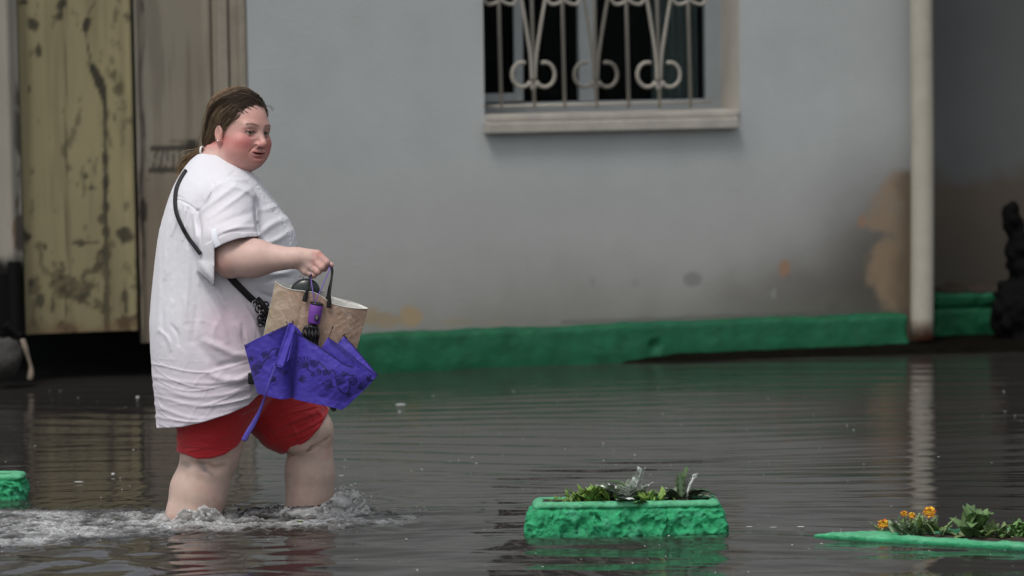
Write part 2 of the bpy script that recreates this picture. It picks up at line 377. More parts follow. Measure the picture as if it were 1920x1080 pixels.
# muddy silt bank at the foot of the wall (right part)
m_mud = mat('wet_mud', (.0045, .004, .003), 1.0, spec=.03, bump=.6, bscale=30, var=.4, vscale=20)
U, N = np.meshgrid(grid([(-.2, 4.2, .03)]), grid([(-.6, .12+.3, .03)]), indexing='ij')
Q = np.stack([U.ravel(), -N.ravel(), 0*U.ravel()], 1); edge = interp(U.ravel(), [-.2, .5, 1.4, 2.55, 4.2], [-.2, .05, .26, .33, .6])
zz = -.035+.068*sst(edge-N.ravel(), -.03, .16)+.005*fbm(Q*12, 3, 2)
nv = N.shape[1]; i, j = np.meshgrid(np.arange(U.shape[0]-1), np.arange(nv-1), indexing='ij'); i = i.ravel(); j = j.ravel()
v = np.stack([U.ravel(), -N.ravel(), zz], 1); f = np.stack([i*nv+j, i*nv+j+1, (i+1)*nv+j+1, (i+1)*nv+j], 1)
mud = npmesh('silt_bank', to_world(v), f[:, ::-1].copy(), m_mud); tag(mud, None, None, kind='structure')
# recessed wall to the right; brown stain plus shade painted into the plaster colour
rec = empty('annex_building', pA+uh*0, YAW); tag(rec, 'plaster wall with painted-in shade set back to the right of the drainpipe', 'building')
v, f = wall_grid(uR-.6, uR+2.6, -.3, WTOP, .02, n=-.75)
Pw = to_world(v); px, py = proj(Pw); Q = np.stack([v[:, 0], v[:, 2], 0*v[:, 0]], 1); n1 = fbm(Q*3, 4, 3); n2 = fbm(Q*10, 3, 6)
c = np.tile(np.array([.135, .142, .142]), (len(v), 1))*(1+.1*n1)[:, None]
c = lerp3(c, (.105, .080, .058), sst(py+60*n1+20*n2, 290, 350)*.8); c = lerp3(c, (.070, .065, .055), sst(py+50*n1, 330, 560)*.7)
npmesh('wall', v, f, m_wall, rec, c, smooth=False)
mb = MB(); mb.box(uR+.9+.7, uR+.95+.7, -.6, .74, -.3, WTOP); mb.build('added_side_wall', mat('shaded_plaster', (.05, .05, .05), .9, var=.2), rec, False)  # unseen side wall, coloured dark and added to keep the recess dim
# ---------------------------------------------------------------- left gates
def gate_leaf(name, label, x0, x1, ybot, n, base, painter, ridges, group=None):
    u0 = uz(x0, 400, n)[0]; u1 = uz(x1, 400, n)[0]; z0 = uz((x0+x1)/2, ybot, n)[1]; z1 = 1.85
    e = empty(name, wl((u0+u1)/2, z0, n), YAW); tag(e, label, 'gate', group)
    us = grid([(u0, u1, .009)]); zs = grid([(z0, z1, .012)])
    def prof(u):
        px_ = x0+(x1-x0)*(u-u0)/(u1-u0); r = 0*u
        for x, wd, h in ridges: r = r+h*np.exp(-((px_-x)/wd)**2)
        return r
    U, Z = np.meshgrid(us, zs, indexing='ij'); U = U.ravel(); Z = Z.ravel()
    Y = -n-prof(U)
    v = np.stack([U, Y, Z], 1); Pw = to_world(v); nz = len(zs); nu = len(us)
    i, j = np.meshgrid(np.arange(nu-1), np.arange(nz-1), indexing='ij'); i = i.ravel(); j = j.ravel()
    f = np.stack([i*nz+j, (i+1)*nz+j, (i+1)*nz+j+1, i*nz+j+1], 1)
    px, py = proj(Pw); Q = np.stack([U, Z, 0*U], 1)
    c = painter(px, py, Q)
    o = npmesh('sheet', v-np.array([(u0+u1)/2, -n, z0]), f, mat('gate_paint', colattr=True, rough=.6, spec=.3, bump=.15, bscale=50), e, c, smooth=True)
    mb = MB(); uc = (u0+u1)/2
    mb.box(u0-uc, u1-uc, .003, .045, 0, z1-z0); mb.build('frame', mat('gate_frame', (.04, .035, .025), .7, var=.2), e, False)
    return e
def p_yellow(px, py, Q):
    n1 = fbm(Q*3, 4, 31); n2 = fbm(Q*12, 4, 33); n3 = fbm(Q*np.array([20, 3, 1]), 3, 35); n4 = fbm(Q*30, 3, 39)
    c = np.tile(np.array([.250, .216, .120]), (len(px), 1))*(1+.14*n1+.06*n3)[:, None]
    c = lerp3(c, (.25, .22, .11), .3*sst(n1, .1, .5)); 
    dk = (.02, .018, .014)
    # worn flaking band low down, more marks towards the bottom
    th = interp(py, [0, 60, 120, 380, 430, 480, 540, 600, 640], [.44, .5, .62, .6, .40, .33, .33, .28, .18])
    c = lerp3(c, (.075, .062, .035), .75*sst(n2+.3*n1, th-.06, th+.05)); c = lerp3(c, dk, .85*sst(n2+.3*n4, th+.08, th+.2))
    c = lerp3(c, (.12, .10, .055), .35*sst(fbm(Q*np.array([34, 2.0, 1]), 3, 36), .0, .45)); c = lerp3(c, dk, .5*sst(fbm(Q*np.array([40, 14, 1]), 4, 38)+.25*n1, .34, .5))
    # rust runs hanging from the diagonal gash
    gx = interp(py, [0, 30, 60, 120, 150, 190, 700], [180, 165, 160, 172, 186, 196, 203])
    g = np.abs(px-gx+3*n4); wd = np.where(py < 100, 6*(np.abs(py-45) < 14), np.where(py < 195, 2.5+7*np.exp(-((py-150)/28)**2), 1.0+1.2*(n3 > -.1)+4*np.exp(-((np.mod(py, 46)-20)/9)**2)*(py > 280)*(py < 500)+2*(py > 500)))
    wd = np.where((py > 95) & (py < 118), 0, wd)
    c = lerp3(c, dk, .92*(1-sst(g, wd, wd+3)))
    for x, y, a, b in ((112, 12, 12, 16), (40, 5, 14, 8), (62, 45, 9, 12), (72, 92, 6, 14), (55, 170, 4, 9), (160, 330, 5, 7), (168, 300, 4, 6), (170, 352, 5, 5), (165, 455, 26, 5), (230, 440, 14, 14), (170, 510, 14, 4), (165, 550, 9, 12), (75, 560, 9, 16), (98, 577, 7, 10), (125, 560, 3, 50), (235, 560, 5, 30), (215, 220, 4, 8), (190, 405, 10, 12), (196, 380, 7, 10), (198, 350, 7, 9), (200, 590, 12, 24)):
        d = np.sqrt(((px-x)/a)**2+((py-y)/(b*1.15))**2)+.9*n4+.9*n2; c = lerp3(c, dk, .85*(1-sst(d, .5, 1.0)))
    c = lerp3(c, (.10, .085, .045), .3*sst(py+50*n1, 380, 600)); c = lerp3(c, (.15, .125, .07), .3*sst(n3, .0, .5))
    c = lerp3(c, (.05, .04, .02), .6*(1-sst(np.abs(px-124), .6, 2.2))); c = lerp3(c, (.11, .06, .03), .5*sst(py+25*n2, 590, 622))
    return c
def p_beige(px, py, Q):
    n1 = fbm(Q*3, 4, 41); n2 = fbm(Q*12, 4, 43); n4 = fbm(Q*30, 3, 49)
    c = np.tile(np.array([.205, .185, .145]), (len(px), 1))*(1+.12*n1)[:, None]
    dk = (.025, .022, .018)
    c = lerp3(c, (.10, .085, .06), .7*sst(n2+.3*n1, .42, .55)*(py > 260)+0); c = lerp3(c, (.11, .095, .07), .5*sst(fbm(Q*np.array([30, 2.0, 1]), 3, 46), .0, .45))
    c = lerp3(c, (.16, .125, .09), .7*sst(py+30*n1, 300, 380))
    L = (px > 280)&(px < 372)
    scrib = np.abs(np.sin(px*.28+2*n2)) < .45
    m = ((np.abs(py-276) < 5)|(np.abs(py-318) < 5)|((np.abs(py-297) < 22)&scrib))&L; c = lerp3(c, dk, m*.85)
    d = np.sqrt(((px-362)/14)**2+((py-272)/15)**2)+.3*n4; c = lerp3(c, dk, .9*(1-sst(d, .7, 1.05)))
    c = lerp3(c, dk, .8*(1-sst(np.abs(px-266-4*np.sin(py*.03)), 1, 6))*(.5+.5*sst(n2, -.2, .3)))
    d = np.sqrt(((px-268)/9)**2+((py-395)/28)**2)+.3*n4; c = lerp3(c, dk, .85*(1-sst(d, .7, 1.05)))
    return c
def p_post(px, py, Q):
    n1 = fbm(Q*3, 4, 51); n2 = fbm(Q*np.array([16, 6, 1]), 4, 53); n4 = fbm(Q*30, 3, 59)
    c = np.tile(np.array([.24, .225, .19]), (len(px), 1))*(1+.15*n1)[:, None]
    c = lerp3(c, (.04, .035, .028), .85*sst(n2, .18, .3)*sst(px, 22, 34)); c = lerp3(c, (.17, .095, .05), .7*sst(n2+.2*n4, .15, .3)*(px < 30)*sst(py, 250, 330))
    c = lerp3(c, (.004, .004, .003), sst(py+14*n2, 470, 500)); return c
g1 = gate_leaf('metal_gate', 'olive yellow sheet metal gate leaf with flaking black rust runs', 42, 253, 623, -.10, None, p_yellow, [(42, 10, .02), (124, 2, .008), (249, 6, .02)], 'gate leaves left of the grey wall')
g2 = gate_leaf('metal_gate', 'pale beige gate leaf with scribbled black marks behind the woman', 259, 404, 640, -.10, None, p_beige, [(262, 5, .02), (398, 5, .03)], 'gate leaves left of the grey wall')
post1 = gate_leaf('gate_post', 'pale rusty square post at the left edge of the gate', -80, 41, 512, -.05, None, p_post, [(20, 14, .04), (-40, 20, .03)]); post1['category'] = 'post'
mb = MB(); n_ = -.05
def bx(mb, x0, x1, y0, y1, n0, n1, e0):
    u0 = uz(x0, 300, n1)[0]; u1 = uz(x1, 300, n1)[0]; mb.box(u0, u1, -n1, -n0, e0, e0+3.0)
pst = empty('gate_post', wl(uz(435, 300)[0], 0, 0), YAW); tag(pst, 'tan door jamb post with vertical grooves between beige gate and grey wall', 'post')
uo = uz(435, 300)[0]
for x0, x1, n1 in ((404, 412, -.06), (413, 432, -.02), (435, 452, -.03), (453, 466, -.005)):
    mb.box(uz(x0, 300, n1)[0]-uo, uz(x1, 300, n1)[0]-uo, -n1, .3, -.3, 1.9)
mb.build('jamb', mat('tan_paint', (.235, .21, .165), .6, var=.18, vscale=10, bump=.1), pst, False, .004)
mb = MB(); mb.box(uz(404, 300, -.1)[0]-uo, uz(467, 300, -.1)[0]-uo, .31, .35, -.3, 1.9); mb.build('backing', m_dark, pst, False)
# darkness behind and below the gates
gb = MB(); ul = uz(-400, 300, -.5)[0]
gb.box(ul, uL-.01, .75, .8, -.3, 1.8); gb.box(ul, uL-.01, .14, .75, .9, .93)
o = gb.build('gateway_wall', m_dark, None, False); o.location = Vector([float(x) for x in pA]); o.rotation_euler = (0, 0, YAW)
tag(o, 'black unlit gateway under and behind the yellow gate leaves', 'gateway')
mb = MB(); e = empty('hinge_block', wl(uz(20, 600, .0)[0], 0, 0), YAW); uo = uz(20, 600, 0)[0]
tag(e, 'black iron hinge block under the rusty left post', 'hinge')
z0 = uz(20, 632, 0)[1]; z1 = uz(20, 512, 0)[1]
mb.box(uz(-60, 600)[0]-uo, uz(44, 600)[0]-uo, .02, .12, z0, z1); mb.tube([(uz(30, 600)[0]-uo, 0.0, z0-.03), (uz(30, 600)[0]-uo, 0.0, z1+.05)], .03, 12, smooth=False)
mb.tube([(uz(36, 600)[0]-uo, -.01, z0), (uz(10, 600)[0]-uo, -.01, z0+.06)], .025, 10, smooth=False)
mb.build('block', mat('black_iron', (.003, .003, .003), .7, spec=.15), e, False, .004)
def rock(P, c, r, seed): return ell(P, c, r)+fbm(P*18, 3, seed)*.02
c0 = wl(*[*uz(8, 668, .1)], .1)
v, f = mesh_sdf(lambda P: rock(P, c0, (.075, .07, .08), 5), grid([(c0[0]-.13, c0[0]+.13, .008)]), grid([(c0[1]-.13, c0[1]+.13, .008)]), grid([(c0[2]-.13, c0[2]+.13, .008)]))
o = npmesh('stone', v, f, mat('grey_stone', (.035, .033, .03), .9, var=.3, vscale=20, bump=.3)); tag(o, 'grey broken stone by the foot of the rusty left post', 'stone')
mb = MB(); q = lambda x, y: wl(*uz(x, y, .1), .1)
mb.tube([q(42, 636), q(50, 662), q(58, 690), q(56, 712)], lambda t: .010+.003*math.sin(9*t), 8)
o = mb.build('stick', mat('bleached_wood', (.22, .18, .14), .8, var=.3, vscale=30)); tag(o, 'pale bent stick leaning in the water below the yellow gate', 'stick')
# ---------------------------------------------------------------- ground + sky are world; flooded ground
mb = MB(); mb.box(-60, 60, -20, 100, -.42, -.40); o = mb.build('ground', m_mud, None, False); tag(o, None, None, kind='structure')
# ================================================================== the woman
person = empty("person", B(470, 967)-np.array([0, 0, .30])); PO = np.array(person.location)
tag(person, 'woman in a long white shirt and red shorts wading knee deep with bags in hand', 'person')
# ---- head frame
TH = math.radians(47)
HF = np.array([math.sin(TH), -math.cos(TH), 0]); HS = np.array([-math.cos(TH), -math.sin(TH), 0]); HZ = np.array([0, 0, 1.])
tilt = math.radians(-5); HZ2 = HZ*math.cos(tilt)+HS*math.sin(tilt); HS = HS*math.cos(tilt)-HZ*math.sin(tilt); HZ = HZ2
HO = B(448, 248, -.02); HR = np.stack([HS, HF, HZ], 1); HSC = 1.0
def hl(P): return (P-HO) @ HR
def hw(q): return HO + np.asarray(q) @ HR.T
def head_sdf(P):
    q = hl(P); s = np.abs(q[:, 0]); m = np.stack([s, q[:, 1], q[:, 2]], 1)      # mirrored
    d = ell(q, (0, -.008, .046), (.079, .092, .081))
    d = smin(d, ell(q, (0, .032, .002), (.067, .073, .088)), .03)
    d = smin(d, ell(m, (.038, .048, -.046), (.038, .040, .042)), .03)            # cheeks
    d = smin(d, ell(q, (0, .058, -.070), (.036, .036, .028)), .025)
    d = smin(d, ell(q, (0, .082, -.080), (.021, .018, .015)), .02)               # chin
    d = smin(d, ell(m, (.030, .022, -.070), (.036, .052, .030)), .03)            # jowl
    d = smin(d, ell(q, (0, .030, -.093), (.050, .048, .021)), .025)              # double chin
    d = smin(d, ell(m, (.027, .083, .019), (.022, .011, .008)), .022)            # brow
    sock = ell(m, (.033, .106, .000), (.019, .016, .011)); d = smax(d, -sock, .014)
    E = np.array([.033, .0785, -.001])
    lid = nrm(m-E)-.0142; d = smin(d, lid, .005)
    opn = ell(m, (.0335, .0945, -.0015), (.0132, .014, .0047)); d = smax(d, -opn, .0015)
    lidc = ell(m, (.033, .093, .0045), (.0155, .0045, .0022)); d = smin(d, lidc, .003)
    nose = cap(q, (0, .091, .006), (0, .113, -.030), .0075, .0105)
    nose = smin(nose, ell(q, (0, .1135, -.036), (.0115, .0125, .0105)), .008)
    nose = smin(nose, ell(m, (.0125, .103, -.039), (.0075, .010, .0078)), .006)
    d = smin(d, nose, .010)
    d = smax(d, -ell(m, (.0075, .112, -.0475), (.0036, .0055, .0040)), .002)
    # nasolabial fold
    fold = cap(m, (.018, .104, -.042), (.033, .086, -.062), .0012, .0012); d = smax(d, -(fold-.0020), .006)
    d = smin(d, ell(q, (0, .088, -.060), (.026, .012, .014)), .012)
    qm = q.copy(); qm[:, 2] -= 5.5*qm[:, 0]**2; mm = m.copy(); mm[:, 2] -= 5.5*mm[:, 0]**2
    d = smin(d, ell(m, (.046, .066, -.030), (.020, .016, .014)), .02)
    d = smax(d, -(cap(m, (.022, .101, -.014), (.046, .080, -.014), .0008, .0008)-.0006), .006)
    d = smin(d, ell(mm, (.011, .0975, -.0615), (.016, .0052, .0030)), .004)        # upper lip
    d = smin(d, ell(qm, (0, .0955, -.0705), (.022, .0060, .0038)), .004)          # lower lip
    d = smax(d, -ell(qm, (.003, .101, -.0662), (.0260, .013, .0024)), .0015)
    d = smax(d, -ell(q, (0, .0985, -.0790), (.018, .005, .003)), .008)
    # ear
    e = q-np.array([.080, -.004, -.008]); el_ = ell(e, (0, 0, 0), (.009, .0165, .027)); el_ = smax(el_, -ell(e, (.010, .003, .004), (.007, .0105, .019)), .004)
    e2 = q-np.array([-.083, -.006, -.008]); el2 = ell(e2, (0, 0, 0), (.010, .018, .031)); el2 = smax(el2, -ell(e2, (-.010, .003, .004), (.007, .0105, .019)), .004)
    lobe = sph(q, np.array([.079, .001, -.031]), .0085)
    d = smin(d, smin(el_, lobe, .008), .006); d = smin(d, el2, .006)
    return d
# ---- torso loft: rows (py, left px, right px, half width in depth)
ROWS = [(278, 392, 425, .055), (288, 368, 440, .075), (298, 358, 452, .10), (312, 347, 468, .135), (330, 335, 482, .172), (350, 325, 494, .205), (380, 314, 513, .232), (415, 304, 541, .245), (440, 299, 553, .248),
        (470, 294, 558, .25), (520, 288, 562, .255), (560, 284, 566, .262), (600, 281, 566, .27), (650, 283, 560, .275), (700, 288, 548, .28), (750, 293, 532, .28), (812, 297, 520, .28)]
_z = np.array([B((r[1]+r[2])/2, r[0])[2] for r in ROWS])[::-1]
_c = np.array([(B(r[1], r[0])[0]+B(r[2], r[0])[0])/2 for r in ROWS])[::-1]; _a = np.array([(r[2]-r[1])/2*S for r in ROWS])[::-1]; _b = np.array([r[3] for r in ROWS])[::-1]
zz_ = np.linspace(_z[0], _z[-1], 120)
def _sm(y):
    y = np.interp(zz_, _z, y); k = np.hanning(11); k /= k.sum(); return np.convolve(np.pad(y, 5, mode='edge'), k, 'valid')
_c, _a, _b = _sm(_c), _sm(_a), _sm(_b)
def loft(P, shr=0.0):
    z = P[:, 2]; c = np.interp(z, zz_, _c); a = np.interp(z, zz_, _a)-shr; b = np.interp(z, zz_, _b)-shr
    x = (P[:, 0]-c)/a; y = (P[:, 1]-D0)/b; p = 2.25
    k = (np.abs(x)**p+np.abs(y)**p)**(1/p); d = (k-1)*np.minimum(a, b)
    return np.maximum(d, np.maximum(z-zz_[-1], zz_[0]-z))
SH_N = B(424, 376, -.185); EL_N = B(434, 484, -.275); WR_N = B(556, 484, -.335)
SH_F = B(424, 370, .185); EL_F = B(440, 490, .27); WR_F = B(520, 560, .30)
def hand_sdf(P, O, M):      # photo-pixel layout, O: offset map
    d = cap(P, M(553, 483, 0), M(580, 484, -.002), 19*S, 15*S)
    K = [(594, 477, -.004), (590, 488, -.012), (582, 499, -.014), (573, 508, -.008)]
    for (x, y, v), y0 in zip(K, (477, 482, 487, 491)): d = smin(d, cap(P, M(560, y0, 0), M(x, y, v), 11*S, 8.6*S), 5*S)
    J = [[(594, 477, -.004), (611, 492, -.010), (608, 503, .006)], [(590, 489, -.012), (602, 501, -.020), (598, 508, .0)], [(582, 500, -.014), (595, 509, -.020), (590, 512, .0)], [(573, 509, -.008), (588, 515, -.014), (583, 517, .004)]]
    for j, r in zip(J, ((8.4, 7.6, 6.6), (8.2, 7.4, 6.4), (8, 7, 6), (7.4, 6.6, 5.6))):
        f1 = cap(P, M(*j[0]), M(*j[1]), r[0]*S, r[1]*S); f1 = smin(f1, cap(P, M(*j[1]), M(*j[2]), r[1]*S, r[2]*S), 1.5*S); d = smin(d, f1, .7*S)
    t = smin(cap(P, M(572, 488, .03), M(598, 490, .026), 10*S, 7.5*S), cap(P, M(598, 490, .026), M(621, 497, .010), 7.5*S, 5.2*S), 3*S)
    return smin(d, t, 3*S)
HN = lambda x, y, v: B(x, y, -.335+v)
RK = B(392, 862, -.09); RA = B(355, 1000, -.10); RH = B(410, 700, -.10)
FK = B(582, 822, .06); FA = B(580, 1000, .05); FH = B(465, 690, .09)
def legs_core(P, g=0.0):
    d = cap(P, RH, B(396, 832, -.09), 92*S+g, 56*S+g)
    d = smin(d, cap(P, B(396, 832, -.09), RK, 56*S+g, 49*S+g), .03)
    e = cap(P, FH, B(540, 775, .075), 95*S+g, 66*S+g); e = smin(e, cap(P, B(548, 785, .07), B(580, 812, .06), 60*S+g, 44*S+g), .05)
    d = smin(d, e, .02)
    return d
def legs_sdf(P):
    d = legs_core(P)
    # rear leg, seen from behind: knee hollow, full calf
    r = cap(P, RK, B(373, 920, -.09), 49*S, 54*S); r = smin(r, cap(P, B(373, 920, -.09), B(361, 968, -.10), 54*S, 50*S), .01)
    r = smin(r, cap(P, B(361, 968, -.10), B(338, 1100, -.10), 50*S, 28*S), .01); r = smin(r, cap(P, B(335, 1105, -.10), B(385, 1122, -.10), 22*S, 17*S), .03)
    r = smin(r, ell(P, B(425, 850, -.06), (20*S, .045, 18*S)), .02)
    d = smin(d, r, .02)
    q = cap(P, FK, B(581, 885, .06), 41*S, 47*S); q = smin(q, cap(P, B(581, 885, .06), B(580, 1000, .06), 47*S, 46*S), .01)
    q = smin(q, cap(P, B(582, 1000, .06), B(590, 1100, .06), 38*S, 27*S), .04); q = smin(q, cap(P, B(588, 1105, .06), B(645, 1118, .06), 23*S, 17*S), .03)
    q = smin(q, ell(P, B(596, 802, .05), (27*S, .06, 30*S)), .03); q = smin(q, ell(P, B(566, 838, .02), (30*S, .05, 16*S)), .02)
    cr = np.minimum(np.minimum(cap(P, B(538, 853, .04), B(552, 848, .004), .006, .006), cap(P, B(552, 848, .004), B(576, 843, -.013), .006, .006)), np.minimum(cap(P, B(576, 843, -.013), B(600, 833, -.006), .006, .005), cap(P, B(600, 833, -.006), B(618, 820, .02), .005, .004))); q = smax(q, -cr, .012)
    d = smin(d, q, .012)
    d = smax(d, -ell(P, B(366, 872, -.175), (26*S, .014, 5*S), None), .02); d = smax(d, -ell(P, B(408, 880, -.170), (22*S, .008, 4*S)), .02)
    return d
def arm_sdf(P, S0, E, Wp):
    d = cap(P, S0, E, .066, .056); m = E+(Wp-E)*.35
    d = smin(d, cap(P, E+np.array([0, 0, 0]), m, 35*S, 32*S), .02); d = smin(d, cap(P, m, Wp, 32*S, 17.5*S), .03)
    return d
def body_sdf(P):
    z = P[:, 2]; d = np.full(len(P), 9.)
    def part(mask, fn, k):
        nonlocal d
        i = np.nonzero(mask)[0]
        if len(i):
            v = fn(P[i]); d[i] = smin(d[i], v, k)
    zt = B(430, 300)[2]; zl = B(430, 690)[2]
    x = P[:, 0]
    part((z > zl-.12) & (z < zt+.12), lambda Q: np.maximum(loft(Q, .018), zl+.03-Q[:, 2]), .001)
    part(z < zl+.3, legs_sdf, .04)
    part((z > zt-.12) & (x > B(340, 0)[0]), head_sdf, .001)
    nk = lambda Q: smin(cap(Q, B(402, 330, .01), hw((0, -.025, -.04)), .082, .064), cap(Q, B(425, 318, -.03), hw((.01, .01, -.085)), .07, .055), .03)
    part((z > zt-.2) & (z < zt+.2), nk, .022)
    part((P[:, 1] < D0-.06) & (z < zt+.05) & (z > B(430, 600)[2]), lambda Q: arm_sdf(Q, SH_N, EL_N, WR_N), .012)
    part((P[:, 1] > D0+.06) & (z < zt+.05) & (z > B(430, 640)[2]), lambda Q: arm_sdf(Q, SH_F, EL_F, WR_F), .012)
    part((x > B(535, 0)[0]) & (x < B(640, 0)[0]) & (z > B(600, 560)[2]) & (z < B(600, 430)[2]) & (P[:, 1] < D0-.2), lambda Q: hand_sdf(Q, 0, HN), .010)
    dv = WR_F-B(553, 483, 0)
    MF = lambda a, b, v: B(a, b, -v)+dv
    part((x > B(490, 0)[0]) & (x < B(620, 0)[0]) & (z > B(600, 650)[2]) & (z < B(600, 500)[2]) & (P[:, 1] > D0+.2), lambda Q: hand_sdf(Q, 0, MF), .010)
    return d
X = lambda px: B(px, 500)[0]
Z = lambda py: B(470, py)[2]
xs = grid([(X(270), X(385), .0045), (X(385), X(520), .0019), (X(520), X(640), .0021), (X(640), X(680), .005)])
ys = grid([(D0-.40, D0-.27, .0028), (D0-.27, D0-.16, .0035), (D0-.16, D0+.10, .0021), (D0+.10, D0+.37, .0045)])
zs = grid([(Z(1150), Z(960), .008), (Z(960), Z(545), .0042), (Z(545), Z(452), .0021), (Z(452), Z(335), .0045), (Z(335), Z(155), .0018)])
v, f = mesh_sdf(body_sdf, xs, ys, zs)
print('body', len(v))
def paint_skin(P):
    n = len(P); c = np.tile(np.array([.56, .385, .335]), (n, 1)); px, py = proj(P)
    n1 = fbm(P*22, 3, 71); n2 = fbm(P*70, 2, 73)
    c *= (1+.08*n1+.06*n2)[:, None]
    lg = py > 760
    c = np.where(lg[:, None], np.array([.50, .365, .31])*(1+.12*n1+.09*n2)[:, None], c)
    ln = lambda x0, y0, x1, y1, wd: (lambda t: 1-sst(np.sqrt((px-x0-(x1-x0)*t)**2+(py-y0-(y1-y0)*t)**2), wd*.4, wd))(np.clip(((px-x0)*(x1-x0)+(py-y0)*(y1-y0))/((x1-x0)**2+(y1-y0)**2), 0, 1))
    near = P[:, 1] < D0+.06
    for a in ((372, 866, 378, 874, 7), (380, 868, 384, 882, 6), (384, 880, 397, 890, 5), (345, 868, 352, 872, 8)):
        c = lerp3(c, (.24, .20, .19), ln(*a)*.55*lg)
    c = lerp3(c, (.50, .30, .26), sst(fbm(P*14, 3, 77), .15, .5)*.5*lg)
    for a in ((556, 842, 600, 838, 9), (607, 822, 612, 823, 2.5)): c = lerp3(c, (.33, .22, .19), ln(*a)*.45*lg)
    # arm: redder elbow and knuckles
    c = lerp3(c, (.50, .25, .21), .45*(1-sst(np.hypot(px-415, py-498), 8, 30))*(~lg)*(py > 430))
    c = lerp3(c, (.58, .24, .21), .75*(1-sst(np.hypot((px-598)/1.4, py-477), 2, 7))); c = lerp3(c, (.55, .26, .23), .5*(1-sst(np.hypot(px-586, py-490), 2, 6)))
    c = lerp3(c, (.56, .28, .25), .45*(px > 585)*(py > 440)*(py < 540))
    # face
    q = hl(P); s, fo, z = q[:, 0], q[:, 1], q[:, 2]; A = np.abs(s)
    face = (py < 340) & (z > -.16)
    c = lerp3(c, (.50, .25, .215), .50*face*sst(fo, -.02, .05)*(1+.25*n1)); c = np.where((face > 0)[:, None], c*(1+.09*fbm(P*120, 3, 70))[:, None], c)
    g = lambda cs, cz, rs, rz, x=A: np.exp(-(((x-cs)/rs)**2+((z-cz)/rz)**2))*face
    c = lerp3(c, (.52, .150, .140), np.clip(.85*g(.052, -.035, .034, .030)*(1+.3*n1+.2*n2), 0, 1))
    c = lerp3(c, (.54, .17, .15), .55*g(0, -.085, .020, .013)*(fo > .05)); c = lerp3(c, (.56, .20, .18), .6*g(0, -.038, .013, .012)*(fo > .1))
    c = lerp3(c, (.52, .20, .17), .40*face*sst(-z, .03, .07)*sst(fo, .0, .06)); c = lerp3(c, (.54, .24, .20), .35*g(0, .045, .05, .03)*(fo > .05))
    c = lerp3(c, (.50, .20, .17), .4*(s > .078)*face*(z > -.046)*(fo < .016))
    br = np.exp(-((z-(.0205+.0045*np.sin((A-.014)/.038*2.6)))/.0032)**2)*(A > .012)*(A < .052)*(fo > .06)*face
    c = lerp3(c, (.14, .085, .06), np.clip(br*1.15*(1+.5*n2), 0, 1))
    eye = np.sqrt(((A-.0335)/.0155)**2+((z+.001)/.0062)**2); ring = np.exp(-((eye-1.0)/.22)**2)*(fo > .075)*face
    c = lerp3(c, (.045, .025, .02), np.clip(1.0*ring*np.where(z > -.001, 1, .5), 0, 1)); c = lerp3(c, (.33, .19, .16), .35*(1-sst(eye, 1.0, 2.1))*(fo > .06)*face)
    zm = z-5.5*A*A; lip = (np.abs(zm+.0660) < .0085-.0060*(A/.027)**2)*(A < .027)*(fo > .085)*face
    c = lerp3(c, (.42, .135, .135), lip*.75)
    mo = (np.abs(zm+.0662) < .0026*(1-(A/.026)**2))*(A < .025)*(fo > .07)*(fo < .099)*face; c = lerp3(c, (.05, .018, .018), mo*1.)
    no = np.exp(-(((A-.0075)/.0042)**2+((z+.0475)/.0036)**2))*(fo > .09)*face; c = lerp3(c, (.13, .04, .035), no*.8)
    return np.clip(c, 0, 1)
m_skin = mat('skin', colattr=True, rough=.5, spec=.4, sss=.14, sssr=(.012, .005, .003), bump=.12, bscale=260, bdist=.002)
body = npmesh('body', v, f, m_skin, person, paint_skin(v), org=PO)
# eyes
m_eye = mat('eye', colattr=True, rough=.08, spec=.6)
def uvs(c, r, n=28):
    v = []; f = []
    for i in range(n+1):
        for j in range(2*n):
            a = math.pi*i/n; b = math.pi*j/n; v.append((c[0]+r*math.sin(a)*math.cos(b), c[1]+r*math.sin(a)*math.sin(b), c[2]+r*math.cos(a)))
    for i in range(n):
        for j in range(2*n): f.append((i*2*n+j, (i+1)*2*n+j, (i+1)*2*n+(j+1) % (2*n), i*2*n+(j+1) % (2*n)))
    return np.array(v), f
for sg in (1, -1):
    c0 = hw((sg*.033, .0785, -.001)); ev, ef = uvs(c0, .0131)
    gz = hw((sg*.033+.012, .16, .006))-c0; gz = gz/np.linalg.norm(gz)
    t = np.arccos(np.clip((ev-c0)@gz/.0131, -1, 1)); c = np.tile(np.array([.50, .46, .43]), (len(ev), 1))
    c = np.where((t < .50)[:, None], np.array([.07, .075, .045]), c); c = np.where(((t > .43) & (t < .50))[:, None], np.array([.02, .02, .015]), c); c = np.where((t < .21)[:, None], np.array([.004, .004, .004]), c)
    npmesh('eye', ev, ef, m_eye, person, c, org=PO)
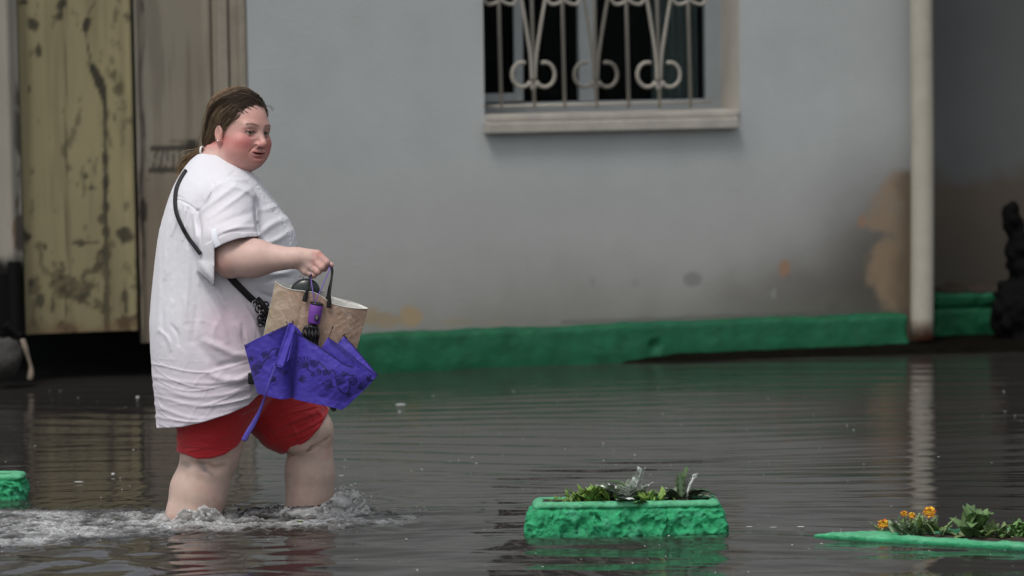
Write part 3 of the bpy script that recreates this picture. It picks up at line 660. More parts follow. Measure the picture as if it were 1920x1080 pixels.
# teeth hint
# ---------------------------------------------------------------- shirt
SHIRT_N = [  # px lines: x0,y0,x1,y1,width,amp(mm, + out)
    (380, 392, 440, 348, 7, 3.2), (392, 408, 470, 352, 6, 2.5), (385, 372, 430, 330, 6, 2.2), (398, 425, 478, 395, 8, -2), (420, 330, 462, 338, 5, 2.5), (440, 350, 478, 372, 6, 2.6), (405, 440, 475, 425, 5, 3),
    (410, 430, 468, 412, 7, 1.8), (470, 345, 505, 385, 6, 1.8), (485, 395, 530, 375, 7, 2.5), (487, 440, 540, 408, 8, 3.5), (490, 458, 545, 432, 7, 3), (478, 372, 486, 450, 3, -4), (484, 420, 500, 455, 5, -2.5),
    (371, 395, 374, 470, 4, -5), (374, 395, 402, 345, 3, -3), (402, 345, 440, 322, 3, -2), (326, 372, 372, 398, 1.6, -2.0), (322, 371, 345, 374, 1.6, -1.5),
    (345, 385, 343, 450, 3, 2.6), (352, 392, 356, 450, 3.5, -3), (362, 400, 366, 465, 4, 3.2), (330, 380, 322, 440, 4, 2.2), (320, 390, 308, 520, 6, 2.2), (335, 400, 325, 560, 6, -2), (352, 470, 345, 600, 7, 1.8), (372, 485, 380, 600, 7, 2.6),
    (375, 490, 420, 570, 8, 3), (385, 525, 440, 600, 9, -2.5), (400, 540, 450, 650, 9, 2.8), (300, 430, 296, 620, 6, 2), (312, 520, 308, 640, 6, -2),
    (395, 560, 425, 640, 8, 2.5), (420, 560, 470, 650, 8, 3), (448, 560, 492, 640, 6, 3.5), (470, 570, 500, 620, 5, 3), (385, 640, 440, 665, 9, 3.6), (440, 665, 470, 672, 9, 3), (370, 640, 420, 700, 12, -3), (400, 690, 460, 680, 9, -3),
    (430, 712, 470, 700, 8, 5), (390, 700, 430, 713, 8, 3), (455, 610, 468, 660, 5, -2.5), (480, 545, 520, 560, 6, -3), (300, 620, 320, 655, 5, 2.4), (322, 610, 335, 645, 5, -2.4), (505, 515, 550, 508, 6, 3), (500, 530, 545, 522, 5, -2.5),
    (372, 540, 360, 640, 8, -2.2), (410, 600, 400, 640, 7, 1.5), (345, 560, 352, 600, 6, 1.5)]
HEMX = [280, 297, 340, 380, 430, 465, 483, 520, 570]; HEMY = [803, 803, 801, 792, 776, 760, 742, 722, 700]
NECKX = [330, 362, 380, 405, 430, 452, 470, 500]; NECKY = [284, 290, 288, 291, 299, 308, 322, 345]
def seglines(px, py, lines):
    r = np.zeros(len(px))
    for x0, y0, x1, y1, wd, am in lines:
        dx, dy = x1-x0, y1-y0; L = math.hypot(dx, dy); t = ((px-x0)*dx+(py-y0)*dy)/(L*L); tc = np.clip(t, 0, 1)
        m = (px > min(x0, x1)-3*wd) & (px < max(x0, x1)+3*wd) & (py > min(y0, y1)-3*wd) & (py < max(y0, y1)+3*wd)
        i = np.nonzero(m)[0]
        if len(i) == 0: continue
        off = ((px[i]-x0)*dy-(py[i]-y0)*dx)/L; end = np.abs(t[i]-tc[i])*L; k = math.sin(x0*1.3+y0)*6
        off = off+k*np.sin(np.clip(t[i], 0, 1)*math.pi)*.8; taper = (.35+.65*np.sin(np.clip(t[i], .05, .95)*math.pi))
        r[i] += am*.001*np.exp(-(off/wd)**2-(end/wd)**2)*taper
    return r
def shirt_disp(P):
    px, py = proj(P); r = seglines(px, py, [(a, b, c_, d_, wd*.78, am) for a, b, c_, d_, wd, am in SHIRT_N])*1.75
    q = (P-PO)
    lowb = sst(py, 650, 700)
    wv = q+.03*np.stack([0*px, 0*px, noise(q*7, 88)], 1)
    wv = q+np.stack([0*px, 0*px, .020*noise(q*5, 88)+.012*np.sin((px-290)/190*3.14)], 1)
    r = r+lowb*.0030*np.maximum(ridge(wv*np.array([2.6, 2.6, 26]), 81)-.55, 0)*1.6+lowb*.0026*np.maximum(ridge(wv*np.array([5, 5, 55])+5, 82)-.6, 0)*1.8
    r = r+lowb*.0018*np.maximum(ridge(np.stack([wv[:, 0]*9+wv[:, 2]*14, wv[:, 1]*6, wv[:, 2]*24-wv[:, 0]*16], 1), 89)-.6, 0)
    # three broad creases round the hem
    for y0, cu, wd in ((708, 10, 4), (722, 22, 5), (742, 18, 4), (760, 26, 4), (782, 10, 3)):
        yc = y0+cu*np.sin((px-290)/190*math.pi); r = r+.0020*np.exp(-((py-yc-3*noise(q*9, 5))/wd)**2)*(px < 470)
    r = r+.0013*ridge((q+.02*np.stack([noise(q*8, 3), 0*px, 0*px], 1))*np.array([13, 13, 2.6]), 83)*(1-lowb)*sst(py, 380, 460)*(px < 480)+.0005*fbm(q*55, 2, 84)+.0010*np.maximum(ridge(q*np.array([24, 24, 24])+.6*np.stack([noise(q*9, 4), 0*px, noise(q*9, 5)], 1)*3, 85)-.6, 0)
    r = r-.006*np.exp(-((py-(interp(px, HEMX, HEMY)-5))/1.6)**2)*0
    # lace placket along the front edge
    ed = _edge(P); r = r+(.0016*ridge(q*130, 86)+.0012)*(ed < 6)*(py > 325)*(py < 470)
    return r
def _edge(P):
    z = P[:, 2]; c = np.interp(z, zz_, _c); a = np.interp(z, zz_, _a); return (1-(P[:, 0]-c)/a)*a/S
SLE = B(420, 505, -.262)
def sleeve(P, S0, E1, E2):
    d = cap(P, S0, E1, 54*S, 55*S); d = smin(d, cap(P, E1, E2, 55*S, 48*S), .02); return d
def shirt_sdf(P):
    px, py = proj(P); near = P[:, 1] < D0
    disp = shirt_disp(P)
    tl = loft(P)
    T = tl-disp
    sn = sleeve(P, B(426, 384, -.18), B(427, 452, -.252), B(420, 496, -.262))-disp
    vv = P[:, 1]-(D0-.262)
    # cuff band: a little thicker round the opening
    ytop = 466-.28*(px-402)+6*np.sin((px-402)/80*math.pi)*-1
    cut = np.minimum(402-px, ytop-py)*-1       # >0 where skin shows (inside the L)
    cutd = np.minimum((px-402), (py-ytop))*S
    band = (cutd > -16*S) & (cutd < .02) & (py > 440); sn = sn-.0025*sst(cutd, -17*S, -15*S)*(py > 436)
    cutn = np.where(vv < .03, cutd, -1)
    cutl = (py-(536-.9*np.maximum(402-px, 0)+.0*px))*S
    cut_all = np.maximum(cutn, cutl)
    sf = sleeve(P, B(426, 380, .18), B(427, 452, .245), B(428, 500, .26))-.5*disp
    cutf = (py-500)*S
    th = .0035
    shell = lambda d: np.abs(d+th)-th
    # the torso is hollow below, sleeves hollow; union inside merged
    sc_n = np.maximum(sn, cut_all); sc_f = np.maximum(sf, cutf)
    un = smin(T, np.minimum(sc_n, sc_f), .022)
    inner = smin(T, np.minimum(np.maximum(sn, cut_all-.007), np.maximum(sf, cutf-.007)), .022)+2*th
    d = np.maximum(un, -inner)
    hem = (py-interp(px, HEMX, HEMY))*S; d = smax(d, hem, .002)
    nk = (interp(px, NECKX, NECKY)-py)*S; d = smax(d, nk, .002)
    # openings only apply where the sleeve itself is the outer surface
    return d
xs = grid([(X(270), X(580), .0026)]); ys = grid([(D0-.36, D0+.0, .0028), (D0+.0, D0+.35, .006)]); zs = grid([(Z(815), Z(280), .0026)])
v, f = mesh_sdf(shirt_sdf, xs, ys, zs)
print('shirt', len(v))
def paint_shirt(P):
    px, py = proj(P); c = np.tile(np.array([.66, .66, .70]), (len(P), 1))
    g = lambda x, y, a, b: np.exp(-(((px-x)/a)**2+((py-y)/b)**2))
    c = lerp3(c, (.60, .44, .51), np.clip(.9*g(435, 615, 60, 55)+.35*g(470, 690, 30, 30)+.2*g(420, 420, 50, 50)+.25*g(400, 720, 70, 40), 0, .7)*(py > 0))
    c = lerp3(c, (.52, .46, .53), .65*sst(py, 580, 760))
    return c
m_shirt = mat('white_cotton', colattr=True, rough=.9, spec=.15, sheen=.15, bump=.25, bscale=900, bdist=.0006)
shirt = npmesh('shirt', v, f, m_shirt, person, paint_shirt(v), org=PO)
# sleeve tab with button
def bsurf(px, py, fn, v0=-.42, v1=-.0, lift=.0):
    t = np.linspace(v0, v1, 500); P = np.array([B(px, py, a) for a in t]); d = fn(P); i = np.argmax(d < lift) if (d < lift).any() else 0; return P[i]
tp = [bsurf(x, y, shirt_sdf, lift=.003) for x, y in ((401, 430), (402, 440), (404, 452), (409, 462))]
mb = MB(); mb.tube(tp, .0105, 10, flat=.22, fdir=(0, -1, 0)); tab = mb.build('sleeve_tab', mat('tab_cotton', (.72, .74, .80), .9), person, org=PO)
# ---------------------------------------------------------------- shorts
SH_LINES = [(470, 790, 590, 752, 1.6, -2.4), (486, 800, 600, 764, 1.6, -2.6), (500, 814, 606, 774, 1.5, -2.2), (520, 828, 608, 788, 1.4, -2), (552, 838, 600, 805, 1.4, -1.8), (575, 772, 585, 800, 1.3, -1.5), (340, 822, 380, 836, 1.5, -1.8), (345, 840, 440, 838, 1.5, -2.4), (350, 850, 440, 846, 1.3, -1.6), (590, 758, 612, 770, 1.4, -2), (480, 780, 560, 762, 5, 2.5), (500, 792, 590, 762, 4, 2.5), (515, 806, 600, 775, 4, 2.5), (530, 820, 605, 785, 4, 2.5), (540, 835, 590, 812, 4, 2), (545, 790, 560, 825, 3, 2), (570, 775, 598, 765, 3, 2.5), (490, 800, 520, 830, 4, -2),
            (345, 815, 400, 822, 4, 2), (340, 830, 390, 836, 4, 2), (350, 845, 430, 842, 3, 2), (400, 830, 445, 815, 5, 1.5), (450, 790, 480, 770, 4, -2.5), (596, 770, 606, 790, 4, 3)]
RHX = [325, 345, 370, 395, 420, 445, 462]; RHY = [846, 852, 861, 860, 853, 837, 812]
FHX = [462, 500, 530, 540, 560, 580, 600, 612, 630]; FHY = [868, 862, 853, 847, 838, 824, 802, 780, 745]
def shorts_sdf(P):
    px, py = proj(P)
    d = legs_core(P, .008); d = smin(d, ell(P, B(424, 690, 0), (112*S, .235, 95*S)), .04)
    d = d-2.0*seglines(px, py, SH_LINES)-.0009*fbm(P*60, 2, 6)-.0012*ridge(P*np.array([16, 16, 40]), 7)
    hr = (py-interp(px, RHX, RHY))*S; hf = (py-interp(px, FHX, FHY))*S*.8
    rear = cap(P, RH, RK, .1, .08) < cap(P, FH, FK, .1, .08)
    h = np.where(rear, hr, hf)
    d = d-.0022*np.exp(-((h+.006)/.005)**2)
    d = smax(d, h, .004); return np.maximum(d, (710-py)*S)
xs = grid([(X(300), X(640), .0025)]); ys = grid([(D0-.31, D0+.08, .0028), (D0+.08, D0+.32, .006)]); zs = grid([(Z(880), Z(700), .0024)])
v, f = mesh_sdf(shorts_sdf, xs, ys, zs)
m_red = mat('red_jersey', (.40, .012, .018), .6, spec=.35, var=.12, vscale=9, bump=.2, bscale=500, bdist=.0008, sheen=.2)
npmesh('shorts', v, f, m_red, person, org=PO)
# ---------------------------------------------------------------- hair
def hair_base(P):
    q = hl(P)
    d = ell(q, (0, -.012, .051), (.085, .098, .086)); d = smin(d, ell(q, (0.01, -.064, -.015), (.060, .046, .062)), .03)
    d = smin(d, cap(q, (0.01, -.085, -.03), (.022, -.108, -.075), .036, .022), .03)
    return d
TIE = np.array([.024, -.116, -.083])
def hairline(q):     # >0: face side (no hair).  q local
    s = np.abs(q[:, 0]); fo = q[:, 1]; z = q[:, 2]
    # limit of hair in forward direction as a function of height and side
    lim = interp(z, [-.12, -.05, -.02, .005, .03, .05, .075, .095, .115], [-.05, -.038, -.008, .026, .050, .066, .078, .092, .12])
    lim = lim+.007*(1-sst(z, .085, .11))+np.where(z > .06, -.25*np.abs(s-.0)*0, 0)
    return fo-lim
def hair_sdf(P):
    q = hl(P); d = hair_base(P)
    # combed grooves running towards the tie
    a = np.arctan2(q[:, 2]-TIE[2], q[:, 1]-TIE[1]); b = q[:, 0]/.09
    g = np.stack([a*26+2*b, b*22, nrm(q-TIE)*7], 1)
    d = d-.0022*fbm(g, 3, 91)-.0012*ridge(g*2.2, 92)
    k = hairline(q); d = smax(d, k*.8, .009)
    return d
lo = hw((0, 0, 0))
xs = grid([(lo[0]-.16, lo[0]+.14, .002)]); ys = grid([(lo[1]-.15, lo[1]+.16, .0024)]); zs = grid([(lo[2]-.12, lo[2]+.16, .002)])
v, f = mesh_sdf(hair_sdf, xs, ys, zs)
print('hair', len(v))
def hair_col(q, n):
    top = sst(q[:, 2]+.3*q[:, 1]-.1*q[:, 0], .02, .12)
    c = np.tile(np.array([.235, .165, .105]), (len(q), 1)); c = lerp3(c, (.060, .041, .029), sst(q[:, 1]+.25*q[:, 2], .0, .08)); 
    c = lerp3(c, (.32, .23, .15), .6*sst(n, .0, .6)*(1-sst(q[:, 1], -.05, .06))); c = lerp3(c, (.02, .014, .010), .6*sst(-n, .05, .5))
    c = lerp3(c, (.26, .17, .10), .8*np.exp(-(((q[:, 1]+.05)/.05)**2+((q[:, 2]-.135)/.02)**2)))
    return c
q = hl(v); a = np.arctan2(q[:, 2]-TIE[2], q[:, 1]-TIE[1]); gg = np.stack([a*34, q[:, 0]*300, nrm(q-TIE)*5], 1)
m_hair = mat('hair', colattr=True, rough=.62, spec=.22)
hair = npmesh('hair', v, f, m_hair, person, hair_col(q, fbm(gg, 3, 94)), org=PO)
rng = random.Random(4)
def surf_r(dr, c0):
    t = np.linspace(.02, .20, 90); P = c0+dr*t[:, None]; d = hair_base(hw(P)); i = np.argmax(d > 0); return t[i]
mb = MB(); C0 = np.array([0, -.015, .04]); sc_ = []
lists = []
for k in range(1600):
    # roots along the hairline and over the crown
    if k < 380:
        zc = rng.uniform(-.03, .100); s0 = None
        th = rng.uniform(-1.5, 1.5)
        fo = interp(zc, [-.12, -.05, -.02, .005, .03, .05, .075, .095, .115], [-.05, -.038, -.010, .022, .040, .052, .066, .083, .12])+rng.uniform(-.012, .0015)
        r2 = 1-((fo+.012)/.098)**2-((zc-.051)/.086)**2
        if r2 <= 0: continue
        s0 = .085*math.sqrt(r2)*(1 if rng.random() < .78 else -1); p0 = np.array([s0, fo, zc])
    else:
        d = np.array([rng.uniform(-.5, 1), rng.uniform(-.9, 1.0), rng.uniform(-.1, 1)]); d /= np.linalg.norm(d); p0 = C0+d*surf_r(d, C0)
        if k > 1200:
            d = np.array([rng.uniform(-.75, .75), rng.uniform(.1, 1.0), rng.uniform(.7, 1.2)]); d /= np.linalg.norm(d); p0 = C0+d*surf_r(d, C0)
        if hairline(p0[None])[0] > .002: continue
    e = TIE+np.array([rng.gauss(0, .006), rng.gauss(0, .004), rng.gauss(0, .006)])
    d0 = p0-C0; d1 = e-C0; d0 /= np.linalg.norm(d0); d1 /= np.linalg.norm(d1); om = math.acos(np.clip(d0@d1, -1, 1)); pts = []
    li = abs(rng.gauss(0, .0014))+.0026; wob = rng.uniform(-1, 1)*.05; fly = (rng.random() < .06)*rng.uniform(.003, .009)
    far_ = om > 2.2; dm = np.array([.85, .05, .5]) if p0[0] > -.03 else np.array([-.85, .0, .5]); dm /= np.linalg.norm(dm)
    N = 9
    N = 16; bend = rng.uniform(.04, .14)
    for i in range(N+1):
        t = i/N; d = ((1-t)**2*d0+2.6*t*(1-t)*dm+t*t*d1) if far_ else (math.sin((1-t)*om)*d0+math.sin(t*om)*d1)/math.sin(om); d = d+np.array([0, 0, bend])*math.sin(t*math.pi)+np.array([wob, 0, 0])*math.sin(t*math.pi*2); d /= np.linalg.norm(d)
        pts.append(hw(C0+d*(surf_r(d, C0)+li+fly*math.sin(t*math.pi))))
    ql = hl(np.array([pts[2]])); cc = hair_col(ql, np.array([rng.uniform(-.8, .8)]))[0]*rng.uniform(.7, 1.6)
    mb.tube(pts, (lambda r: (lambda t: r*(1-.5*t)))(rng.uniform(.0005, .0011)), 3, tuple(cc), capped=False, smooth=False)
# flyaway wisps at the nape and forehead
for k in range(60):
    b0 = np.array([rng.uniform(.02, .07), rng.uniform(-.125, -.06), rng.uniform(-.08, .05)]); d = b0-C0; d /= np.linalg.norm(d); p = C0+d*surf_r(d, C0); o = np.array([rng.uniform(-.3, .5), -1, rng.uniform(-1.2, .2)])
    L = rng.uniform(.015, .045); q1 = p+o*L*.5+d*.006; q2 = p+o*L+np.array([0, .1, -.5])*L*.6
    mb.tube([hw(p), hw(q1), hw(q2)], .0004, 3, (.22, .16, .10), capped=False)
for k in range(3):
    p = np.array([-.062+rng.uniform(-.01, .01), .052+rng.uniform(-.01, .01), .092+rng.uniform(-.02, .012)]); mb.tube([hw(p), hw(p+np.array([-.015, .012, .002])), hw(p+np.array([-.025, .018, -.012+rng.uniform(-.01, .01)]))], .0005, 3, (.05, .035, .025), capped=False)
# ponytail hanging behind the shoulder
tw = hw(TIE); rngp = random.Random(8)
pb = [B(380, 281, -.02), B(368, 288, .0), B(355, 297, .02), B(345, 308, .03), B(337, 324, .03)]
for k in range(170):
    o = np.array([rngp.gauss(0, .0045), rngp.gauss(0, .007), rngp.gauss(0, .0055)]); sp = rngp.uniform(.6, 1.9); pts = [p+o*(.5+sp*i*.33)*(1 if i < 4 else .8)+np.array([0, 0, rngp.uniform(-.003, .003)]) for i, p in enumerate(pb)]
    if rngp.random() < .3: pts = pts[:4]
    t = rngp.random(); cc = np.array([.30, .20, .11])*(.4+.9*t); mb.tube(pts, (lambda t: .0011*(1-.6*t)), 3, tuple(cc), capped=False)
mb.build('hair_strands', m_hair, hair, usecol=True, org=PO)
mb = MB(); a = B(379, 283, -.03); mb.tube([a+np.array([.004*math.cos(t), .016*math.cos(t), .013*math.sin(t)]) for t in np.linspace(0, 2*math.pi, 18)], .0032, 8); mb.build('hair_tie', mat('white_tie', (.7, .7, .7), .7), hair, org=PO)
mb = MB(); ev, ef = uvs(hw((.0885, .003, -.031)), .0028, 8); mb.add(ev, ef); mb.build('earring', mat('silver', (.8, .8, .8), .15, metal=1), person, org=PO)
# ---------------------------------------------------------------- crossbody bag
sb = empty('shoulder_bag', B(515, 640, -.26)); SBO = np.array(sb.location); tag(sb, 'black crossbody bag on a thin black strap across the white shirt', 'shoulder bag')
ss = lambda x, y: bsurf(x, y, shirt_sdf, lift=.0065)
m_blk = mat('black_leather', (.008, .008, .009), .55, spec=.3, bump=.15, bscale=200, bdist=.001)
P1 = [ss(x, y) for x, y in ((348, 320), (340, 332), (331, 352), (328, 376), (331, 400), (341, 424), (354, 447), (366, 463), (376, 476))]
mb = MB(); mb.tube(P1, .0068, 10, flat=.22, fdir=(-.25, -1, .15)); P1b = [P1[0], B(352, 314, .0), B(362, 306, .06), B(385, 300, .15), B(420, 312, .18)]
mb.tube(P1b, .0062, 8, flat=.3)
P2 = [bsurf(x, y, loft, lift=.008) for x, y in ((425, 512), (440, 529), (452, 541), (465, 554), (478, 566))]
mb.tube(P2, .0105, 8, flat=.25, fdir=(0, -1, .15)); mb.build('strap', m_blk, sb, org=SBO)
m_met = mat('gun_metal', (.35, .34, .33), .3, metal=1)
mb = MB()
def ringp(c, r, n=14): return [c+np.array([r*math.cos(t), -.003*math.sin(t*2), r*math.sin(t)]) for t in np.linspace(0, 2*math.pi, n)]
c1 = B(479, 569, -.27)
for c, r in ((c1, .010), (B(485, 577, -.275), .006), (B(491, 586, -.275), .007)): mb.tube(ringp(c, r), .0018, 6)
mb.build('buckle', m_met, sb, org=SBO)
mb = MB(); rg = random.Random(3)
for k in range(16):
    x = 482+rg.uniform(0, 16)+k*.4; y = 565+k*2.8+rg.uniform(-2, 2); a = B(x, y, -.272+rg.uniform(-.01, .01)); mb.tube(ringp(a, rg.uniform(.005, .010)), rg.uniform(.0016, .003), 6)
mb.tube([B(483, 560, -.265), B(494, 572, -.275), B(502, 590, -.27), B(500, 615, -.26)], .008, 8); mb.build('strap_knot', m_blk, sb, org=SBO)
cb = B(549, 645, -.25)
v, f = mesh_sdf(lambda P: nrm(np.maximum(np.abs((P-cb) @ np.array([[1, 0, .0], [0, 1, 0], [0, 0, 1]]))-np.array([.060, .010, .10]), 0))-.016, grid([(cb[0]-.1, cb[0]+.1, .006)]), grid([(cb[1]-.04, cb[1]+.04, .006)]), grid([(cb[2]-.13, cb[2]+.13, .006)]))
npmesh('bag_body', v, f, m_blk, sb, org=SBO)
cc = B(474, 712, -.275); mb = MB(); mb.box(cc[0]-.014, cc[0]+.03, cc[1]-.01, cc[1]+.01, cc[2]-.014, cc[2]+.022); mb.build('bag_flap', m_blk, sb, True, .004, org=SBO)
# ================================================================== shopping bag
def strip(name, top, bot, nu, nv, depth, mt, parent, org, wr=.0, seed=0, colf=None, thick=.0012):
    """cloth sheet between two edges given as (px, py, v)"""
    T = np.array(catmull(top, 12)); Bt = np.array(catmull(bot, 12))
    def rs(A, n):
        L = np.r_[0, np.cumsum(np.hypot(*(np.diff(A[:, :2], axis=0).T)))]; t = np.linspace(0, L[-1], n); return np.stack([np.interp(t, L, A[:, k]) for k in range(3)], 1)
    T = rs(T, nu); Bt = rs(Bt, nu); w_ = np.linspace(0, 1, nv)[None, :, None]
    Q = T[:, None, :]*(1-w_)+Bt[:, None, :]*w_; Uu = np.linspace(0, 1, nu)[:, None]; Ww = np.linspace(0, 1, nv)[None, :]
    Q[..., 2] += depth(Uu, Ww)
    q = Q.reshape(-1, 3)
    if wr:
        n_ = np.stack([q[:, 0]/30, q[:, 1]/30, 0*q[:, 0]+seed], 1); q[:, 2] -= wr*(.8*fbm(n_, 3, seed)+.7*ridge(n_*1.3, seed+4)*(.4+.6*noise(n_*.5, seed+9))+.25*ridge(n_*3.1, seed+6))
    P = np.array([B(a, b, c) for a, b, c in q])
    i, j = np.meshgrid(np.arange(nu-1), np.arange(nv-1), indexing='ij'); i = i.ravel(); j = j.ravel()
    f = np.stack([i*nv+j, i*nv+j+1, (i+1)*nv+j+1, (i+1)*nv+j], 1)
    o = npmesh(name, P, f, mt, parent, colf(q) if colf else None, org=org)
    s = o.modifiers.new('thickness', 'SOLIDIFY'); s.thickness = thick; s.offset = 0
    return o, q.reshape(nu, nv, 3)
bag = empty('shopping_bag', B(590, 720, -.36)); BO = np.array(bag.location)
tag(bag, 'tan patterned shopping bag with black loop handles hanging from the hand behind the purple umbrella', 'shopping bag')
def bagcol(q):
    n = np.stack([q[:, 0]/26, q[:, 1]/26, 0*q[:, 0]], 1); wv = n+.5*np.stack([fbm(n*.8, 2, 3), fbm(n*.8, 2, 7), 0*n[:, 0]], 1)
    l = np.exp(-(noise(wv*1.3, 11)/.045)**2)+np.exp(-(noise(wv*1.9+7, 12)/.05)**2)*.8+np.exp(-(noise(wv*2.6+3, 17)/.06)**2)*.5
    c = np.tile(np.array([.34, .235, .175]), (len(q), 1))*(1+.14*fbm(n, 3, 5))[:, None]; c = lerp3(c, (.30, .25, .17), sst(560-q[:, 0], 0, 60)*.8)
    return lerp3(c, (.50, .40, .33), np.clip(l, 0, 1)*.55)
m_bag = mat('patterned_laminate', colattr=True, rough=.42, spec=.35, coat=.05)
m_lin = mat('white_lining', (.62, .62, .58), .6)
FT = [(517, 528, -.36), (530, 537, -.375), (548, 543, -.395), (572, 546, -.405), (590, 549, -.405), (604, 556, -.40), (618, 567, -.40), (640, 574, -.395), (665, 578, -.38), (690, 579, -.36)]
BT = [(517, 527, -.36), (530, 530, -.34), (548, 535, -.32), (572, 540, -.315), (592, 543, -.315), (606, 547, -.32), (622, 556, -.32), (642, 562, -.325), (665, 568, -.34), (690, 578, -.36)]
FB = [(478, 700, -.36), (500, 706, -.38), (530, 712, -.39), (560, 716, -.395), (590, 718, -.395), (620, 720, -.39), (650, 722, -.36)]
BB = [(478, 700, -.36), (500, 704, -.33), (530, 708, -.32), (560, 710, -.32), (590, 712, -.32), (620, 714, -.33), (650, 722, -.36)]
strip('front_panel', FT, FB, 190, 170, lambda u, w: 0*u*w+.004*np.exp(-((u-.33)/.03)**2)*(1-w)-.005*np.exp(-((u-.52)/.05)**2), m_bag, bag, BO, .0022, 3, bagcol, .001)
strip('back_panel', BT, BB, 60, 40, lambda u, w: 0*u*w, m_lin, bag, BO, .003, 5, None, .001)
rm = MB(); rm.tube([B(x, y, v-.001) for x, y, v in FT], .0011, 6); rm.tube([B(x, y, v) for x, y, v in BT], .0013, 6); rm.build('rim', m_lin, bag, org=BO)
def handle(pts, name='handle'):
    mb = MB(); mb.tube([B(*p) for p in pts], .0034, 8, flat=.8)
    for p, q in ((pts[0], pts[1]), (pts[-1], pts[-2])):
        a = B(*p); b = B(*q); d = (b-a)/np.linalg.norm(b-a); mb.tube([a-d*.016, a-d*.012, a-d*.0, a+d*.014, a+d*.020], lambda t: .0075 if t < .7 else .0045, 10, flat=.5, smooth=False)
    return mb.build(name, m_blk, bag, org=BO)
handle([(573, 556, -.413), (577, 540, -.41), (582, 519, -.37), (588, 506, -.33), (600, 500, -.33), (613, 499, -.335), (621, 503, -.352), (622, 520, -.38), (619, 545, -.405), (617, 567, -.408)])
handle([(577, 549, -.34), (580, 535, -.34), (584, 518, -.33), (592, 506, -.325), (602, 500, -.325), (615, 497, -.33), (623, 505, -.33), (621, 525, -.33), (616, 545, -.33), (614, 562, -.335)])
po = empty('sunglasses_case', B(570, 560, -.345)); tag(po, 'glossy black domed case poking out of the tan shopping bag', 'case')
pc = B(572, 546, -.345)
def dome(P):
    q = P-pc; return smax(ell(q, (0, 0, 0), (27*S, .020, 23*S), np.array([[.97, 0, -.22], [0, 1, 0], [.22, 0, .97]])), -(q[:, 2]+.02), .006)
v, f = mesh_sdf(dome, grid([(pc[0]-.06, pc[0]+.06, .003)]), grid([(pc[1]-.03, pc[1]+.03, .003)]), grid([(pc[2]-.03, pc[2]+.06, .003)]))
npmesh('case_shell', v, f, mat('dark_shell', (.02, .025, .025), .25), po, org=np.array(po.location))
mb = MB(); mb.tube(ringp(B(565, 521, -.345), .006), .0013, 6); mb.build('ring', m_met, po, org=np.array(po.location))
# ================================================================== umbrella
umb = empty('umbrella', B(590, 767, -.43)); UO = np.array(umb.location)
tag(umb, 'half folded purple umbrella with dark scroll pattern hanging handle up below the hand', 'umbrella')
STR = []
def spiral(x, y, r, sg=1, a0=0, turns=1.6, wd=1.3, tail=None):
    p = []
    for t in np.linspace(0, 1, 26): a = a0+sg*turns*2*math.pi*t; p.append((x+r*(1-.85*t)*math.cos(a), y+r*(1-.85*t)*math.sin(a)))
    STR.append((p, wd)); STR.append(([p[-1], (p[-1][0]+.1, p[-1][1]+.1)], r*.22))
    if tail: STR.append(([tuple(q) for q in np.array(catmull([(a, b, 0) for a, b in [p[0]]+tail], 6))[:, :2]], wd))
def plume(x, y, ang, L, n=6, sp=1.2, wd=1.1):
    for k in range(n):
        a = ang+sp*(k/(n-1)-.5); l = L*(1-.35*abs(k/(n-1)-.5)*2); p = [(x+l*t*math.cos(a+.5*t*(k-n/2)/n), y+l*t*math.sin(a+.5*t*(k-n/2)/n)) for t in np.linspace(0, 1, 6)]
        STR.append((p, wd)); STR.append(([p[-1], (p[-1][0]+.2, p[-1][1])], 1.7))
plume(577, 690, math.radians(-125), 24, 7, 1.5); spiral(586, 702, 4.5, 1, -2, 1.2, 1.3, [(578, 692), (574, 682)])
spiral(589, 681, 8, 1, -.5, 1.7, 1.6, [(604, 684), (612, 694), (618, 702)]); spiral(611, 699, 7, -1, .5, 1.4, 1.4, [(622, 694), (628, 699), (630, 706)]); plume(603, 695, 2.8, 12, 4, 1.2)
plume(625, 726, math.radians(-155), 20, 7, 1.3); plume(632, 722, math.radians(-60), 22, 6, 1.0); spiral(662, 716, 8.5, 1, -2.5, 1.6, 1.5, [(655, 732), (645, 738), (634, 728)]); plume(670, 728, math.radians(-20), 18, 5, .9); plume(652, 735, 1.2, 10, 4, 1)
spiral(485, 684, 8, -1, 1.5, 1.7, 1.5, [(500, 672), (506, 660), (514, 654), (524, 655)]); spiral(503, 668, 5, 1, 0, 1.3, 1.2); spiral(521, 662, 5, 1, 2, 1.3, 1.2); plume(494, 672, -1.2, 14, 5, 1.0); plume(472, 694, -.6, 14, 5, 1.0); spiral(481, 697, 5, 1, 0, 1.2, 1.3, [(474, 706), (468, 702)])
plume(560, 712, -.2, 14, 5, 1.1, 1.5); spiral(645, 700, 5, 1, 0, 1.3, 1.5, [(655, 704), (664, 704)]); plume(690, 716, -1.2, 12, 5, 1.2, 1.4); plume(474, 676, -2.2, 10, 4, 1.0, 1.3); spiral(535, 700, 5, -1, 0, 1.3, 1.3); plume(507, 716, -.8, 13, 5, .9); spiral(511, 711, 5, -1, 0, 1.3, 1.3)
